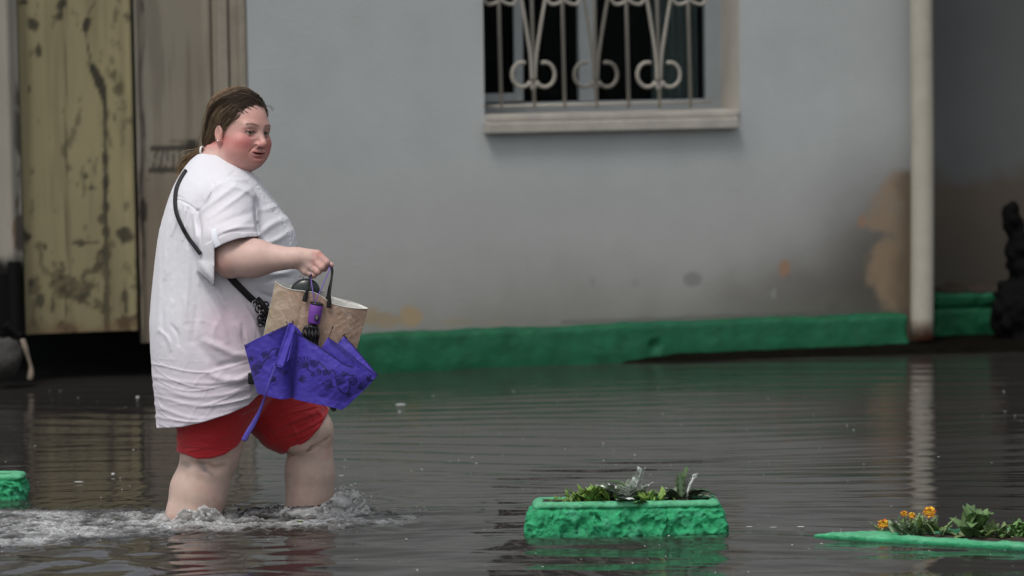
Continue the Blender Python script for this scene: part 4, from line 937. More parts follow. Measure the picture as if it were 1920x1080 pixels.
def umbcol(q):
    px, py = q[:, 0], q[:, 1]; m = np.zeros(len(q))
    for p, wd in STR:
        p = np.array(p)
        lo_, hi_ = p.min(0)-wd-2, p.max(0)+wd+2; i = np.nonzero((px > lo_[0]) & (px < hi_[0]) & (py > lo_[1]) & (py < hi_[1]))[0]
        if not len(i): continue
        d = np.full(len(i), 99.)
        for a, b in zip(p[:-1], p[1:]):
            ab = b-a; t = np.clip(((px[i]-a[0])*ab[0]+(py[i]-a[1])*ab[1])/(ab@ab+1e-9), 0, 1); d = np.minimum(d, np.hypot(px[i]-a[0]-ab[0]*t, py[i]-a[1]-ab[1]*t))
        m[i] = np.maximum(m[i], 1-sst(d, wd*.62, wd*.62+.9))
    c = np.tile(np.array([.060, .042, .36]), (len(q), 1))*(1+.12*fbm(np.stack([px/40, py/40, 0*px], 1), 3, 4))[:, None]; return lerp3(c, (.014, .010, .075), m*.9)
m_umb = mat('purple_nylon', colattr=True, rough=.42, spec=.4, bump=.15, bscale=120, bdist=.002, sheen=.1)
plain = lambda q: np.tile(np.array([.060, .042, .36]), (len(q), 1))
UMBW = 1
bul = lambda a: (lambda u, w: -a*np.sin(np.pi*u)*(.6+.4*np.sin(np.pi*w)))
strip('canopy_panel', [(557, 611, -.375), (578, 606, -.365), (602, 627, -.36), (622, 616, -.37), (642, 632, -.375), (662, 652, -.38), (706, 702, -.40)], [(553, 738, -.40), (575, 742, -.38), (600, 742, -.38), (620, 750, -.39), (640, 758, -.40), (655, 748, -.40), (690, 720, -.41)], 70, 60, bul(0), m_umb, umb, UO, .003, 21, plain)
strip('canopy_panel', [(644, 630, -.395), (662, 648, -.40), (685, 675, -.405), (708, 702, -.41)], [(632, 645, -.405), (655, 668, -.41), (680, 692, -.415), (705, 706, -.415)], 40, 20, bul(.004), m_umb, umb, UO, .003, 22, plain)
strip('canopy_panel', [(615, 632, -.425), (638, 649, -.428), (670, 676, -.428), (707, 704, -.415)], [(602, 654, -.428), (630, 678, -.43), (660, 700, -.43), (700, 712, -.425)], 60, 30, bul(.003), m_umb, umb, UO, .003, 23, plain)
strip('canopy_panel', [(458, 648, -.41), (480, 636, -.425), (515, 620, -.43), (548, 605, -.42)], [(482, 737, -.41), (505, 744, -.425), (530, 749, -.43), (556, 744, -.405)], 120, 150, lambda u, w: -.022*np.sin(np.pi*np.clip(u*1.15, 0, 1))+.03*sst(u, .80, 1.0), m_umb, umb, UO, .0028, 24, umbcol)
strip('canopy_panel', [(554, 622, -.425), (578, 638, -.448), (602, 652, -.452), (630, 672, -.45), (650, 685, -.445), (664, 687, -.44), (684, 697, -.432), (707, 705, -.418)], [(550, 748, -.415), (570, 753, -.44), (590, 757, -.448), (610, 761, -.45), (628, 765, -.447), (643, 767, -.44), (668, 745, -.43), (690, 724, -.425)], 190, 165, lambda u, w: -.016*np.sin(np.pi*u)*np.sin(np.pi*np.clip(w+.15, 0, 1))-.007*sst(u, 0, .05)+.007, m_umb, umb, UO, .0028, 25, umbcol)
strip('folded_flap', [(541, 606, -.445), (545, 605, -.452), (550, 608, -.447), (555, 622, -.44)], [(515, 684, -.458), (521, 688, -.466), (528, 689, -.464), (536, 684, -.452)], 24, 70, lambda u, w: .008*np.sin(2*np.pi*u), m_umb, umb, UO, .0015, 26, plain)
strip('folded_flap', [(549, 604, -.44), (552, 612, -.445), (556, 623, -.44)], [(533, 686, -.455), (541, 674, -.458), (549, 656, -.445)], 20, 50, lambda u, w: -.004*np.sin(np.pi*u), m_umb, umb, UO, .003, 27, plain)
strip('canopy_panel', [(540, 612, -.405), (552, 610, -.40), (566, 624, -.40)], [(538, 745, -.402), (552, 746, -.395), (566, 748, -.40)], 20, 60, bul(0), m_umb, umb, UO, .002, 28, plain)
mb = MB(); tl = [(516, 686, -.468), (511, 700, -.47), (505, 716, -.472), (499, 735, -.472), (494, 752, -.46), (486, 773, -.45), (475, 795, -.445), (465, 811, -.445), (457, 826, -.445)]
mb.tube([B(*p) for p in tl], lambda t: .0028+.0052*sst(t, .45, .8), 8, flat=.2, fdir=(.25, -1, .2)); mb.build('tie_strap', mat('purple_tape', (.09, .07, .38), .6), umb, org=UO)
m_seam = mat('dark_seam', (.012, .01, .06), .7)
mb = MB()
for e in ([(458, 648, -.412), (480, 636.5, -.43), (515, 620, -.452), (547, 606, -.437)], [(459, 652, -.414), (481, 640, -.434), (514, 624, -.457), (541, 611, -.45)], [(554, 622, -.428), (578, 638, -.456), (602, 652, -.462), (630, 672, -.46), (650, 685, -.455), (664, 687, -.45)], [(615, 632, -.43), (638, 649, -.435), (670, 676, -.435), (706, 704, -.42)], [(618, 639, -.432), (640, 657, -.438), (664, 678, -.438)], [(645, 630, -.40), (662, 648, -.405), (685, 675, -.41), (708, 703, -.415)], [(516, 684, -.468), (534, 687, -.466)]):
    mb.tube([B(*p) for p in e], .0010, 5)
mb.build('seam', m_seam, umb, org=UO)
m_bp = mat('black_plastic', (.008, .008, .009), .3)
for a, b in (((537, 603, -.44), (541, 612, -.44)), ((549, 602, -.445), (551, 622, -.44)), ((555, 620, -.45), (556, 626, -.45)), ((624, 613, -.42), (616, 634, -.43)), ((646, 627, -.41), (635, 644, -.42)), ((651, 634, -.41), (646, 630, -.41))):
    mb = MB(); p = B(*a); q = B(*b); mb.tube([p, q], .0011, 6, smooth=False); mb.tube([p-(q-p)*.05, p+(q-p)*.18], .0022, 8, smooth=False); mb.build('rib_tip', m_bp, umb, org=UO)
mb = MB(); A0 = B(586, 607, -.41); A1 = B(584, 668, -.41); mb.tube([A0, A0*.8+A1*.2, A0*.75+A1*.25, A0*.6+A1*.4, A1], lambda t: [.0145, .009, .012, .016, .013][min(4, int(t*4.01))], 12, smooth=False)
rg = random.Random(5)
mb.tube([B(585, 616, -.41), B(584, 630, -.41), B(584, 662, -.41)], lambda t: .020 if t > .3 else .014, 12)
for k in range(6):
    x = 569+k*5.6; vv = -.41-.018*math.sin((x-566)/34*math.pi); mb.tube([B(584+(x-584)*.5, 611, vv+.004), B(x, 619+rg.uniform(-2, 2), vv), B(x+rg.uniform(-1, 1), 634, vv-.002), B(x*.85+87, 658+rg.uniform(-3, 3), vv+.006)], lambda t: .0042+.0012*math.sin(t*14), 6)
mb.build('rib_mechanism', m_bp, umb, org=UO)
mb = MB(); mb.tube([B(620, 758, -.43), B(624, 768, -.43), B(630, 767, -.43)], .005, 8); mb.build('tip_cap', m_bp, umb, org=UO)
H0 = B(594, 569, -.415); H1 = B(588, 606, -.412); hd = (H1-H0)/np.linalg.norm(H1-H0)
mb = MB(); mb.tube([H0+hd*.002, H0+hd*.004, H0*.5+H1*.5, H1-hd*.003, H1], lambda t: [.0185, .0198, .0196, .0186, .0175][min(4, int(t*4.01))], 24, smooth=False); hnd = mb.build('umbrella_handle', mat('violet_grip', (.16, .05, .32), .5), umb, org=UO)
mb = MB(); mb.tube([H0-hd*.003, H0-hd*.001, H0+hd*.003], lambda t: .0185 if t < .3 else .0202, 24, smooth=False); mb.build('end_cap', m_bp, hnd)
hnd.children[0].location = -Vector([float(x) for x in UO])
bc = B(595, 595, -.415)+np.array([0, -.0198, 0])
mb = MB(); vv, ff = uvs((0, 0, 0), 1, 10); vv = bc+vv*np.array([.0075, .003, .0105]); mb.add(vv, ff); bt = mb.build('button', m_bp, hnd); bt.location = -Vector([float(x) for x in UO])
mb = MB(); mb.tube([bc+np.array([.0035*math.cos(t), -.0031, .0035*math.sin(t)]) for t in np.linspace(0, 6.28, 14)], .0005, 5); mb.tube([bc+np.array([0, -.0034, .006]), bc+np.array([0, -.0034, -.006])], .0005, 5, smooth=False); ar = mb.build('emblem', mat('grey_mark', (.3, .3, .32), .4), hnd); ar.location = -Vector([float(x) for x in UO])
mb = MB(); mb.tube([B(590, 568, -.415), B(587, 550, -.412), B(584, 530, -.39), B(583, 514, -.36), B(590, 504, -.335), B(606, 500, -.335), B(618, 501, -.352), B(616, 510, -.38), B(606, 533, -.40), B(597, 553, -.412), B(591, 568, -.415)], .0016, 7); mb.build('wrist_cord', mat('purple_cord', (.16, .09, .38), .6), umb, org=UO)
# ================================================================== planters
m_grn = mat('green_stone_paint', (.022, .225, .105), .62, spec=.3, var=.38, vscale=38, bump=.9, bscale=130, bdist=.006)
m_soil = mat('wet_soil', (.03, .022, .015), .9, bump=.8, bscale=60, var=.4, vscale=40)
m_grn2 = mat('green_skylit_rim_paint', colattr=True, rough=.65, spec=.3, var=.3, vscale=38, bump=.8, bscale=130, bdist=.005)
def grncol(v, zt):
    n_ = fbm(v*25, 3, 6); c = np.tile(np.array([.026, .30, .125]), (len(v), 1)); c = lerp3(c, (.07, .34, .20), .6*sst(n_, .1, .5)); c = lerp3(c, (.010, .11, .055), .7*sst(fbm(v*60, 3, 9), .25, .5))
    c = lerp3(c, (.11, .38, .21), sst(v[:, 2]+.006*n_, zt-.020, zt-.008)*.8); return lerp3(c, (.012, .10, .05), .6*(1-sst(v[:, 2]+.008*n_, .0, .012)))  # paler top rim: skylight on the upward face painted into the colour
def planter(label, fl, fr, ytop, depth, joints, top_in=.028, ext=(0, 0), seed=1, wall=.055):
    a = G(*fl); b = G(*fr); Yf = (a[1]+b[1])/2; zt = W(fl[0], ytop, Yf)[2]
    x0 = a[0]-ext[0]; x1 = b[0]+ext[1]; cx = (x0+x1)/2; hw_ = (x1-x0)/2
    e = empty('stone_planter', (cx, Yf+depth/2, -.40)); tag(e, label, 'planter', 'green painted stone planters in the flood water'); O = np.array(e.location)
    jx = [G(j, fl[1])[0] for j in joints]
    def sd(P):
        t = np.clip((P[:, 2]+.0)/max(zt, .05), -1, 1); ins = top_in*np.maximum(t, 0)**2
        dx = np.abs(P[:, 0]-cx)-(hw_-ins); dy = np.abs(P[:, 1]-(Yf+depth/2))-(depth/2-ins*.35)
        d = smax(dx, dy, .028); d = smax(d, P[:, 2]-zt, .015)
        rim = sst(P[:, 2], zt-.026, zt-.014)
        wq = P+.02*np.stack([noise(P*13, 1), noise(P*13, 2), noise(P*13, 3)], 1)
        rough = .004*fbm(wq*12, 2, seed)+.0055*ridge(wq*22, seed+3)+.0044*ridge(wq*46, seed+5)+.0022*ridge(wq*100, seed+6)+.0016*fbm(P*150, 2, seed+7)
        d = d-rough*(1-rim)*1.1+.0045*(1-rim)-.0012*fbm(P*50, 2, seed+9)
        d = d+.006*np.exp(-((P[:, 2]-(zt-.022))/.004)**2)
        for j in jx: d = d+.006*np.exp(-((P[:, 0]-j-.004*noise(P*20, 3))/.005)**2)*(1-rim*.9)
        inn = np.maximum(np.maximum(np.abs(P[:, 0]-cx)-(hw_-wall-.02), np.abs(P[:, 1]-(Yf+depth/2))-(depth/2-wall)), -(P[:, 2]-(zt-.04)))
        return smax(d, -inn, .01)
    v, f = mesh_sdf(sd, grid([(x0-.03, x1+.03, .0036)]), grid([(Yf-.04, Yf+depth+.03, .0055)]), grid([(-.40, -.06, .012), (-.06, zt+.02, .0032)]))
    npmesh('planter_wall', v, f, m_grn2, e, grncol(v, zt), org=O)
    U, V = np.meshgrid(grid([(x0+wall+.01, x1-wall-.01, .01)]), grid([(Yf+wall-.01, Yf+depth-wall+.01, .01)]), indexing='ij'); q = np.stack([U.ravel(), V.ravel(), 0*U.ravel()], 1)
    zz = zt-.006+.008*fbm(q*25, 3, seed); nv = U.shape[1]; i, j = np.meshgrid(np.arange(U.shape[0]-1), np.arange(nv-1), indexing='ij'); i = i.ravel(); j = j.ravel()
    npmesh('soil', np.c_[q[:, :2], zz], np.stack([i*nv+j, (i+1)*nv+j, (i+1)*nv+j+1, i*nv+j+1], 1), m_soil, e, org=O)
    return e, zt, Yf
pl1, ZT1, YF1 = planter('rough green stone planter with silver leaved plants, wholly above water in the middle', (986, 1006), (1366, 1006), 944, .145, (1085, 1168, 1252), seed=11, wall=.036)
pl2, ZT2, YF2 = planter('corner of a green stone planter cut by the left edge of the photo', (-200, 940), (44, 940), 893, .11, (-60,), seed=31, top_in=.006, ext=(.3, 0), wall=.03)
ru, rz_ = uz(1815, 600, -.3); bp = wl(ru, 0, -.3)
# background planter in the recess
def planter_bg(P):
    q = (P-bp); x = q@uh; y = -(q@nh); z = P[:, 2]; zt = W(1815, 545, bp[1])[2]
    d = smax(np.abs(x)-.24, np.abs(y)-.15, .04); d = smax(d, z-zt, .02); d = d-.012*fbm(P*12, 3, 5)+.012*np.exp(-((z-zt+.07)/.010)**2)
    return d
v, f = mesh_sdf(planter_bg, grid([(bp[0]-.32, bp[0]+.32, .009)]), grid([(bp[1]-.28, bp[1]+.28, .012)]), grid([(-.3, .4, .009)]))
e = empty('stone_planter', (bp[0], bp[1], -.4)); tag(e, 'green planter in the dark recess to the right of the drainpipe', 'planter', 'green painted stone planters in the flood water')
npmesh('planter_wall', v, f, m_green, e, org=np.array(e.location))
zt = W(1815, 545, bp[1])[2]
v, f = mesh_sdf(lambda P: ell(P, (bp[0], bp[1], zt), (.2, .12, .035))-.02*fbm(P*14, 3, 3), grid([(bp[0]-.26, bp[0]+.26, .01)]), grid([(bp[1]-.18, bp[1]+.18, .01)]), grid([(zt-.03, zt+.09, .01)]))
npmesh('soil', v, f, m_soil, e, org=np.array(e.location))
# dark stump at the right edge
tb = wl(uz(1900, 640, .05)[0], 0, .05)
def stump(P):
    g = lambda x, y: np.array(wl(*uz(x, y, .05), .05)); d = cap(P, g(1895, 400), g(1908, 470), .05, .045); d = smin(d, cap(P, g(1908, 470), g(1925, 540), .04, .07), .04); d = smin(d, ell(P, g(1905, 590), (.13, .12, .17)), .04); d = smin(d, cap(P, g(1915, 600), g(1915, 700), .11, .13), .05)
    return d+.035*fbm(P*8, 3, 4)+.012*ridge(P*16, 5)
g0 = wl(*uz(1905, 540, .05), .05)
v, f = mesh_sdf(stump, grid([(g0[0]-.3, g0[0]+.35, .012)]), grid([(g0[1]-.3, g0[1]+.3, .012)]), grid([(-.3, g0[2]+.55, .012)]))
o = npmesh('tree_stump', v, f, mat('black_bark', (.003, .003, .003), .9, spec=.1, bump=.5, bscale=30)); tag(o, 'black gnarled stump shape in the shade at the right edge', 'stump')
# low planter on the right, nearly under water
zr = .015
P_ = [G(1506, 998, zr), G(1990, 1027, zr), G(2300, 1010, zr), G(2000, 984, zr), G(1690, 992, zr)]
cen = sum(P_)/len(P_)
def poly_sd(P, V, off=0):
    d = np.full(len(P), -9.)
    n = len(V)
    for i in range(n):
        a = V[i][:2]; b = V[(i+1) % n][:2]; e = b-a; nn = np.array([e[1], -e[0]])/np.linalg.norm(e); d = smax(d, (P[:, :2]-a)@nn+off, .02)
    return d
def low_sd(P):
    o = poly_sd(P, P_); d = smax(o, P[:, 2]-zr, .012); d = d-.004*fbm(P*40, 3, 8)-.005*fbm(P*14, 2, 3)*(P[:, 2] < zr)
    return smax(d, -np.maximum(o+.06, -(P[:, 2]-zr+.05)), .008)
v, f = mesh_sdf(low_sd, grid([(P_[0][0]-.02, cen[0]+.9, .006)]), grid([(min(p[1] for p in P_)-.03, max(p[1] for p in P_)+.03, .006)]), grid([(-.4, -.03, .02), (-.03, zr+.01, .004)]))
e = empty('stone_planter', (cen[0], cen[1], -.4)); tag(e, 'low green planter edge almost under water holding orange marigolds at lower right', 'planter', 'green painted stone planters in the flood water')
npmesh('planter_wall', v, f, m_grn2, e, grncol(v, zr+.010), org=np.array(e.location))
U, V = np.meshgrid(grid([(P_[0][0], cen[0]+.7, .012)]), grid([(min(p[1] for p in P_), max(p[1] for p in P_), .012)]), indexing='ij'); q = np.stack([U.ravel(), V.ravel(), 0*U.ravel()], 1)
zz = zr-.006+.008*fbm(q*25, 3, 3)-.2*sst(poly_sd(q, P_), -.055, -.03); nv = U.shape[1]; i, j = np.meshgrid(np.arange(U.shape[0]-1), np.arange(nv-1), indexing='ij'); i = i.ravel(); j = j.ravel()
npmesh('soil', np.c_[q[:, :2], zz], np.stack([i*nv+j, (i+1)*nv+j, (i+1)*nv+j+1, i*nv+j+1], 1), m_soil, e, org=np.array(e.location))
# ================================================================== plants
m_leaf = mat('leaf', colattr=True, rough=.5, spec=.35, var=.15, vscale=60, bump=.2, bscale=300, bdist=.002)
def leaf(mb, base, d, L, wd, c, droop=.4, shape='ovate', fold=.3, rg=random, seg=9):
    base = np.asarray(base, float); d = np.asarray(d, float); d /= np.linalg.norm(d); side = np.cross(d, (0, 0, 1)); side /= (np.linalg.norm(side)+1e-9)
    V = []; p = base.copy(); dd = d.copy(); st = L/seg
    for i in range(seg+1):
        t = i/seg
        if shape == 'ovate': w_ = wd*math.sin(math.pi*min(1, t*.93+.07))**.8*(1 if t < .5 else 1-.15*(t-.5))
        elif shape == 'blade': w_ = wd*(math.sin(math.pi*min(1, t*.9+.12)))**1.1
        else: w_ = wd*(.35+.65*math.sin(math.pi*min(1, t*.9+.1)))*(1 if i % 2 else .42)
        if i == seg: w_ *= .15
        up = np.cross(side, dd); V += [p-side*w_+up*w_*fold, p, p+side*w_+up*w_*fold]
        dd = dd+np.array([0, 0, -droop/seg]); dd /= np.linalg.norm(dd); p = p+dd*st
    Fc = []
    for i in range(seg): a = i*3; Fc += [(a, a+1, a+4, a+3), (a+1, a+2, a+5, a+4)]
    cc = tuple(np.clip(np.array(c)*rg.uniform(.7, 1.35), 0, 1)); n = len(mb.v); mb.add(V, Fc, cc)
    for i in range(seg+1): mb.c[n+i*3+1] = tuple(np.array(cc)*1.25)
def rosette(mb, b, n, L, wd, c, rg, up=(.3, 1.1), shape='ovate', droop=.6, sp=.012):
    for k in range(n):
        a = rg.uniform(0, 2*math.pi); u = rg.uniform(*up); leaf(mb, np.array(b)+np.array([rg.uniform(-sp, sp), rg.uniform(-sp, sp), 0]), (math.cos(a), math.sin(a), u), L*rg.uniform(.6, 1.15), wd*rg.uniform(.7, 1.2), c, droop, shape, .25, rg)
GL = (.085, .15, .030); DG = (.045, .085, .03); SV = (.50, .54, .50); GG = (.13, .17, .115)
def plant(name, label, px, v_, z, fn, seed, cat='plant', group=None, cat_scale=None):
    b = W(px, 900, v_); b[2] = z; e = empty(name, b); tag(e, label, cat, group); fn(e, b, random.Random(seed)); e.scale = (1.25, 1.25, 1.55) if cat_scale is None else cat_scale; return e
def lobed(mb, base, d, L, wd, c, rg, droop=.5):
    """deeply cut leaf: midrib with paired side lobes"""
    base = np.asarray(base, float); d = np.asarray(d, float); d /= np.linalg.norm(d); p = base.copy(); dd = d.copy(); n = 7
    for i in range(n):
        t = i/n; side = np.cross(dd, (0, 0, 1)); side /= np.linalg.norm(side)+1e-9; ll = wd*math.sin(math.pi*(t*.8+.15))
        for s in (-1, 1): leaf(mb, p, dd*.8+side*s*.9+np.array([0, 0, rg.uniform(-.15, .3)]), ll*1.25, ll*.36, c, .1, 'ovate', .15, rg, 4)
        q = p+dd*L/n; leaf(mb, p, dd, L/n*1.4, wd*.16, c, 0, 'blade', .1, rg, 3); p = q; dd = dd+np.array([0, 0, -droop/n]); dd /= np.linalg.norm(dd)
    leaf(mb, p, dd, wd*.7, wd*.22, c, .1, 'ovate', .15, rg, 4)
def green_tuft(n, L, c=GL):
    def fn(e, b, rg):
        mb = MB(); rosette(mb, b, n, L, L*.16, c, rg, (.35, 1.6), 'blade', .7, .035); rosette(mb, b+np.array([.02, 0, .006]), n//2, L*.8, L*.16, (.12, .20, .04), rg, (.6, 2), 'blade', .5, .03); mb.build('leaves', m_leaf, e, org=b, usecol=True)
    return fn
YP = YF1+.075; zp = ZT1-.012
G1 = 'plants in the middle planter'
plant('green_plant', 'light green leafy tuft at the left of the middle planter', 1102, YP, zp, green_tuft(70, .046), 1, group=G1)
plant('green_plant', 'tiny flat sprig at the far left of the middle planter soil', 1063, YP-.01, zp, green_tuft(18, .028), 2, group=G1)
plant('green_plant', 'small bright green rosette in front of the silver plant stem', 1182, YP-.02, zp, green_tuft(34, .034), 3, group=G1)
plant('green_plant', 'bright green sprig right of the silver plant in the middle planter', 1206, YP-.02, zp, green_tuft(26, .038), 7, group=G1)
def silver1(e, b, rg):
    mb = MB(); st = [b, b+np.array([.012, 0, .025]), b+np.array([.020, 0, .042]), b+np.array([.030, .0, .064])]; mb.tube(st, .0016, 6, (.55, .58, .54))
    S_ = catmull(st)
    for i in range(6, len(S_)):
        for s in (-1, 1): leaf(mb, S_[i], (s*.9+.3, rg.uniform(-.6, .6), .55), (.019*(1.15-.5*i/len(S_))), .0065, SV, .1, 'lobe', .2, rg, 6)
    for k in range(26):
        a = rg.uniform(0, 6.28); lobed(mb, b+np.array([rg.uniform(-.03, .015), rg.uniform(-.02, .02), 0]), (math.cos(a), math.sin(a)*.7, rg.uniform(.4, 1.3)), rg.uniform(.032, .052), .024, SV if rg.random() < .75 else GG, rg)
    mb.build('leaves', m_leaf, e, org=b, usecol=True)
    mb = MB(); lf = b+np.array([-.035, -.01, .02])
    lobed(mb, b, (-.9, -.2, .8), .06, .02, (.40, .45, .40), rg, .9); leaf(mb, lf+np.array([-.02, 0, .022]), (1, -.2, .05), .055, .012, DG, .5, 'ovate', .3, rg); mb.build('dark_leaf', m_leaf, e, org=b, usecol=True)
plant('dusty_miller', 'silver white plant with one tall frosted stem in the middle planter', 1180, YP, zp, silver1, 4, group='silver leaved plants')
def silver2(e, b, rg):
    mb = MB()
    for a, u, L in ((2.7, 1.0, .05), (2.2, .8, .045), (3.4, .7, .045), (1.2, 3, .055), (.2, .7, .065), (-.2, .6, .07), (.3, .9, .055), (-.6, .7, .05), (2.9, .5, .045)):
        lobed(mb, b+np.array([rg.uniform(-.008, .008), 0, 0]), (math.cos(a), math.sin(a)*.6, u), L, .026, GG if u < 2 else DG, rg, .9)
    leaf(mb, b, (-.10, -.1, 1), .062, .012, (.10, .15, .09), .0, 'lobe', .2, rg, 11)
    leaf(mb, b+np.array([.02, 0, .015]), (1, -.1, .5), .065, .014, (.05, .09, .05), 1.0, 'ovate', .3, rg)
    mb.build('leaves', m_leaf, e, org=b, usecol=True)
    mb = MB(); st = [b+np.array([.012, -.005, .0]), b+np.array([.016, -.005, .025]), b+np.array([.028, -.005, .045]), b+np.array([.036, -.005, .050])]; mb.tube(st, .003, 6, (.6, .62, .6))
    for p in catmull(st, 4)[5:]:
        for k in range(4): leaf(mb, p, (rg.uniform(-1, 1), rg.uniform(-1, 1), .8), .008, .0025, (.6, .63, .6), 0, 'blade', .2, rg, 4)
    mb.build('white_bud_stem', m_leaf, e, org=b, usecol=True)
plant('dusty_miller', 'dark grey green plant with a white woolly bud, right in the middle planter', 1278, YP, zp, silver2, 5, group='silver leaved plants')
for k, (x, z_) in enumerate(((1240, 0), (1225, 0), (1150, 0))):
    plant('sprig', ['little dark sprig beside the right silver plant', 'tiny weed in the gap between the two silver plants', 'small dark leaf clump between the tuft and the tall silver stem'][k], x, YP, zp, green_tuft(12, .02 if k < 2 else .03, DG), 20+k, group=G1)
m_pet = mat('petal', colattr=True, rough=.55, spec=.3, var=.2, vscale=90)
def bloom(mb, c, r, rg, tiltv=(0, -.5, 1)):
    tz = np.array(tiltv, float); tz /= np.linalg.norm(tz); tx = np.cross(tz, (0, 1, 0.1)); tx /= np.linalg.norm(tx); ty = np.cross(tz, tx)
    for ringi, (rr, up, n) in enumerate(((.9, .10, 15), (.85, .5, 14), (.65, .9, 12), (.42, 1.6, 9), (.3, 3, 6))):
        for k in range(n):
            a = 2*math.pi*(k+rg.random()*.5)/n; d = tx*math.cos(a)+ty*math.sin(a); n0 = len(mb.v)
            col_ = (.42, .19, .012) if ringi in (0, 1) else (.46, .29, .02)
            if rg.random() < .3: col_ = (.36, .07, .006)
            leaf(mb, c, d*1+tz*up, r*rr*rg.uniform(.7, 1.0), r*.30, col_, .9, 'ovate', -.35, rg, 5)
def marigold(blooms, n, L, c, spread):
    def fn(e, b, rg):
        mb = MB()
        for k in range(n):
            o = np.array([rg.uniform(-spread, spread), rg.uniform(-.03, .03), 0]); a = rg.uniform(0, 6.28); (lobed if rg.random() < .7 else leaf)(mb, b+o, (math.cos(a), math.sin(a)*.6, rg.uniform(.5, 1.8)), L*rg.uniform(.6, 1.1), L*.26, c if rg.random() < .6 else (.11, .17, .05), **(dict(rg=rg)))
        for dx, dz, r in blooms: mb.tube([b+np.array([dx*.4, 0, 0]), b+np.array([dx*.8, -.01, dz*.6]), b+np.array([dx, -.015, dz])], .0016, 6, (.10, .16, .05))
        mb.build('leaves', m_leaf, e, org=b, usecol=True)
        for dx, dz, r in blooms:
            mb = MB(); bloom(mb, b+np.array([dx, -.015, dz]), r, rg); mb.build('flower', m_pet, e, org=b, usecol=True)
    return fn
GM = 'marigolds in the low right planter'; YR = G(1750, 1000, zr)[1]
plant('marigold', 'small marigold with one drooping orange bloom leftmost in the low planter', 1660, YR+.08, zr-.012, marigold([(-.006, .028, .021)], 12, .03, (.22, .28, .17), .02), 31, group=GM, cat_scale=(1.25, 1.25, 1.25))
plant('marigold', 'marigold with two small upright blooms on grey green feathery leaves', 1700, YR+.04, zr-.012, marigold([(-.008, .052, .013), (.010, .048, .014)], 40, .045, (.22, .30, .19), .035), 32, group=GM, cat_scale=(1.25, 1.25, 1.35))
plant('marigold', 'marigold with one large ruffled orange bloom, tallest of the three', 1738, YR+.04, zr-.012, marigold([(.004, .056, .023)], 40, .045, (.13, .20, .08), .035), 33, group=GM, cat_scale=(1.25, 1.25, 1.35))
def broad(n, L, c):
    def fn(e, b, rg):
        mb = MB(); rosette(mb, b, n//2, L, L*.24, c, rg, (.4, 3.2), 'ovate', .7, .022); rosette(mb, b+np.array([0, 0, L*.35]), n//3, L*.6, L*.2, c, rg, (.2, 2), 'ovate', .7, .018); lobed(mb, b, (.5, -.3, .7), L, L*.4, c, rg); rosette(mb, b, n//2, L*.6, L*.2, (.15, .2, .08), rg, (.2, .8), 'ovate', .5, .04); mb.build('leaves', m_leaf, e, org=b, usecol=True)
    return fn
plant('broad_leaf_plant', 'tall broad leaved green plant right of the marigolds', 1825, YR+.0, zr-.012, broad(34, .066, (.085, .15, .055)), 41, cat_scale=(1.2, 1.2, 1.7), group='broad leaved plants in the low planter')
plant('broad_leaf_plant', 'short leafy plant with pale stems between the tall one and the right edge', 1868, YR-.02, zr-.012, broad(26, .036, (.10, .15, .055)), 42, group='broad leaved plants in the low planter')
plant('broad_leaf_plant', 'bushy green plant cut by the right edge of the photo', 1908, YR-.02, zr-.012, broad(34, .044, (.085, .17, .05)), 43, group='broad leaved plants in the low planter')
# ================================================================== water
def waves(x, y):
    rg = np.random.RandomState(7); h = np.zeros_like(x)
    near = sst(10.2-y, 0, 1.6); mid = .55+.45*sst(14-y, 0, 5)
    wob = .25*np.sin(x*1.1+y*.6)+.15*np.sin(x*2.3-y*1.7)
    for k in range(26):
        lam = .055*(1.17**k)*rg.uniform(.9, 1.1); lam = min(lam, 1.6); th = rg.normal(0, .16); kx = 2*math.pi/lam*math.sin(th)*.6; ky = 2*math.pi/lam*math.cos(th)
        sl = .034 if lam < .25 else .008
        amp = sl*lam/(2*math.pi); env = .55+.45*np.sin(x*rg.uniform(.5, 2.2)+rg.uniform(0, 6)+y*rg.uniform(.3, 1.5))
        h += amp*env*np.sin(kx*x+ky*(y+wob*.3)+rg.uniform(0, 6.28))*mid
        if .18 < lam < .5: h += near*amp*3.2*np.sin(kx*1.8*x+ky*y*.8+rg.uniform(0, 6.28))*(.6+.4*np.sin(x*2+k))
    return h
LEGR = B(362, 968, -.09); LEGF = B(582, 966, .06)
def wake(P):
    px, py = proj(P)
    top = interp(px, [-100, 0, 300, 330, 420, 520, 560, 640, 700, 760, 812, 830], [958, 958, 958, 956, 958, 954, 952, 950, 958, 965, 966, 968])
    bot = interp(px, [-100, 0, 150, 300, 420, 560, 640, 700, 760, 812, 830], [1034, 1028, 1020, 1006, 1000, 996, 992, 985, 980, 972, 968])
    n_ = fbm(np.stack([P[:, 0]*5, P[:, 1]*5, 0*P[:, 0]], 1), 3, 61)
    m = sst(py, top-2, top+3)*(1-sst(py+12*n_, bot-9, bot+3))*(px < 830)*(px > -200)
    return m, px, py
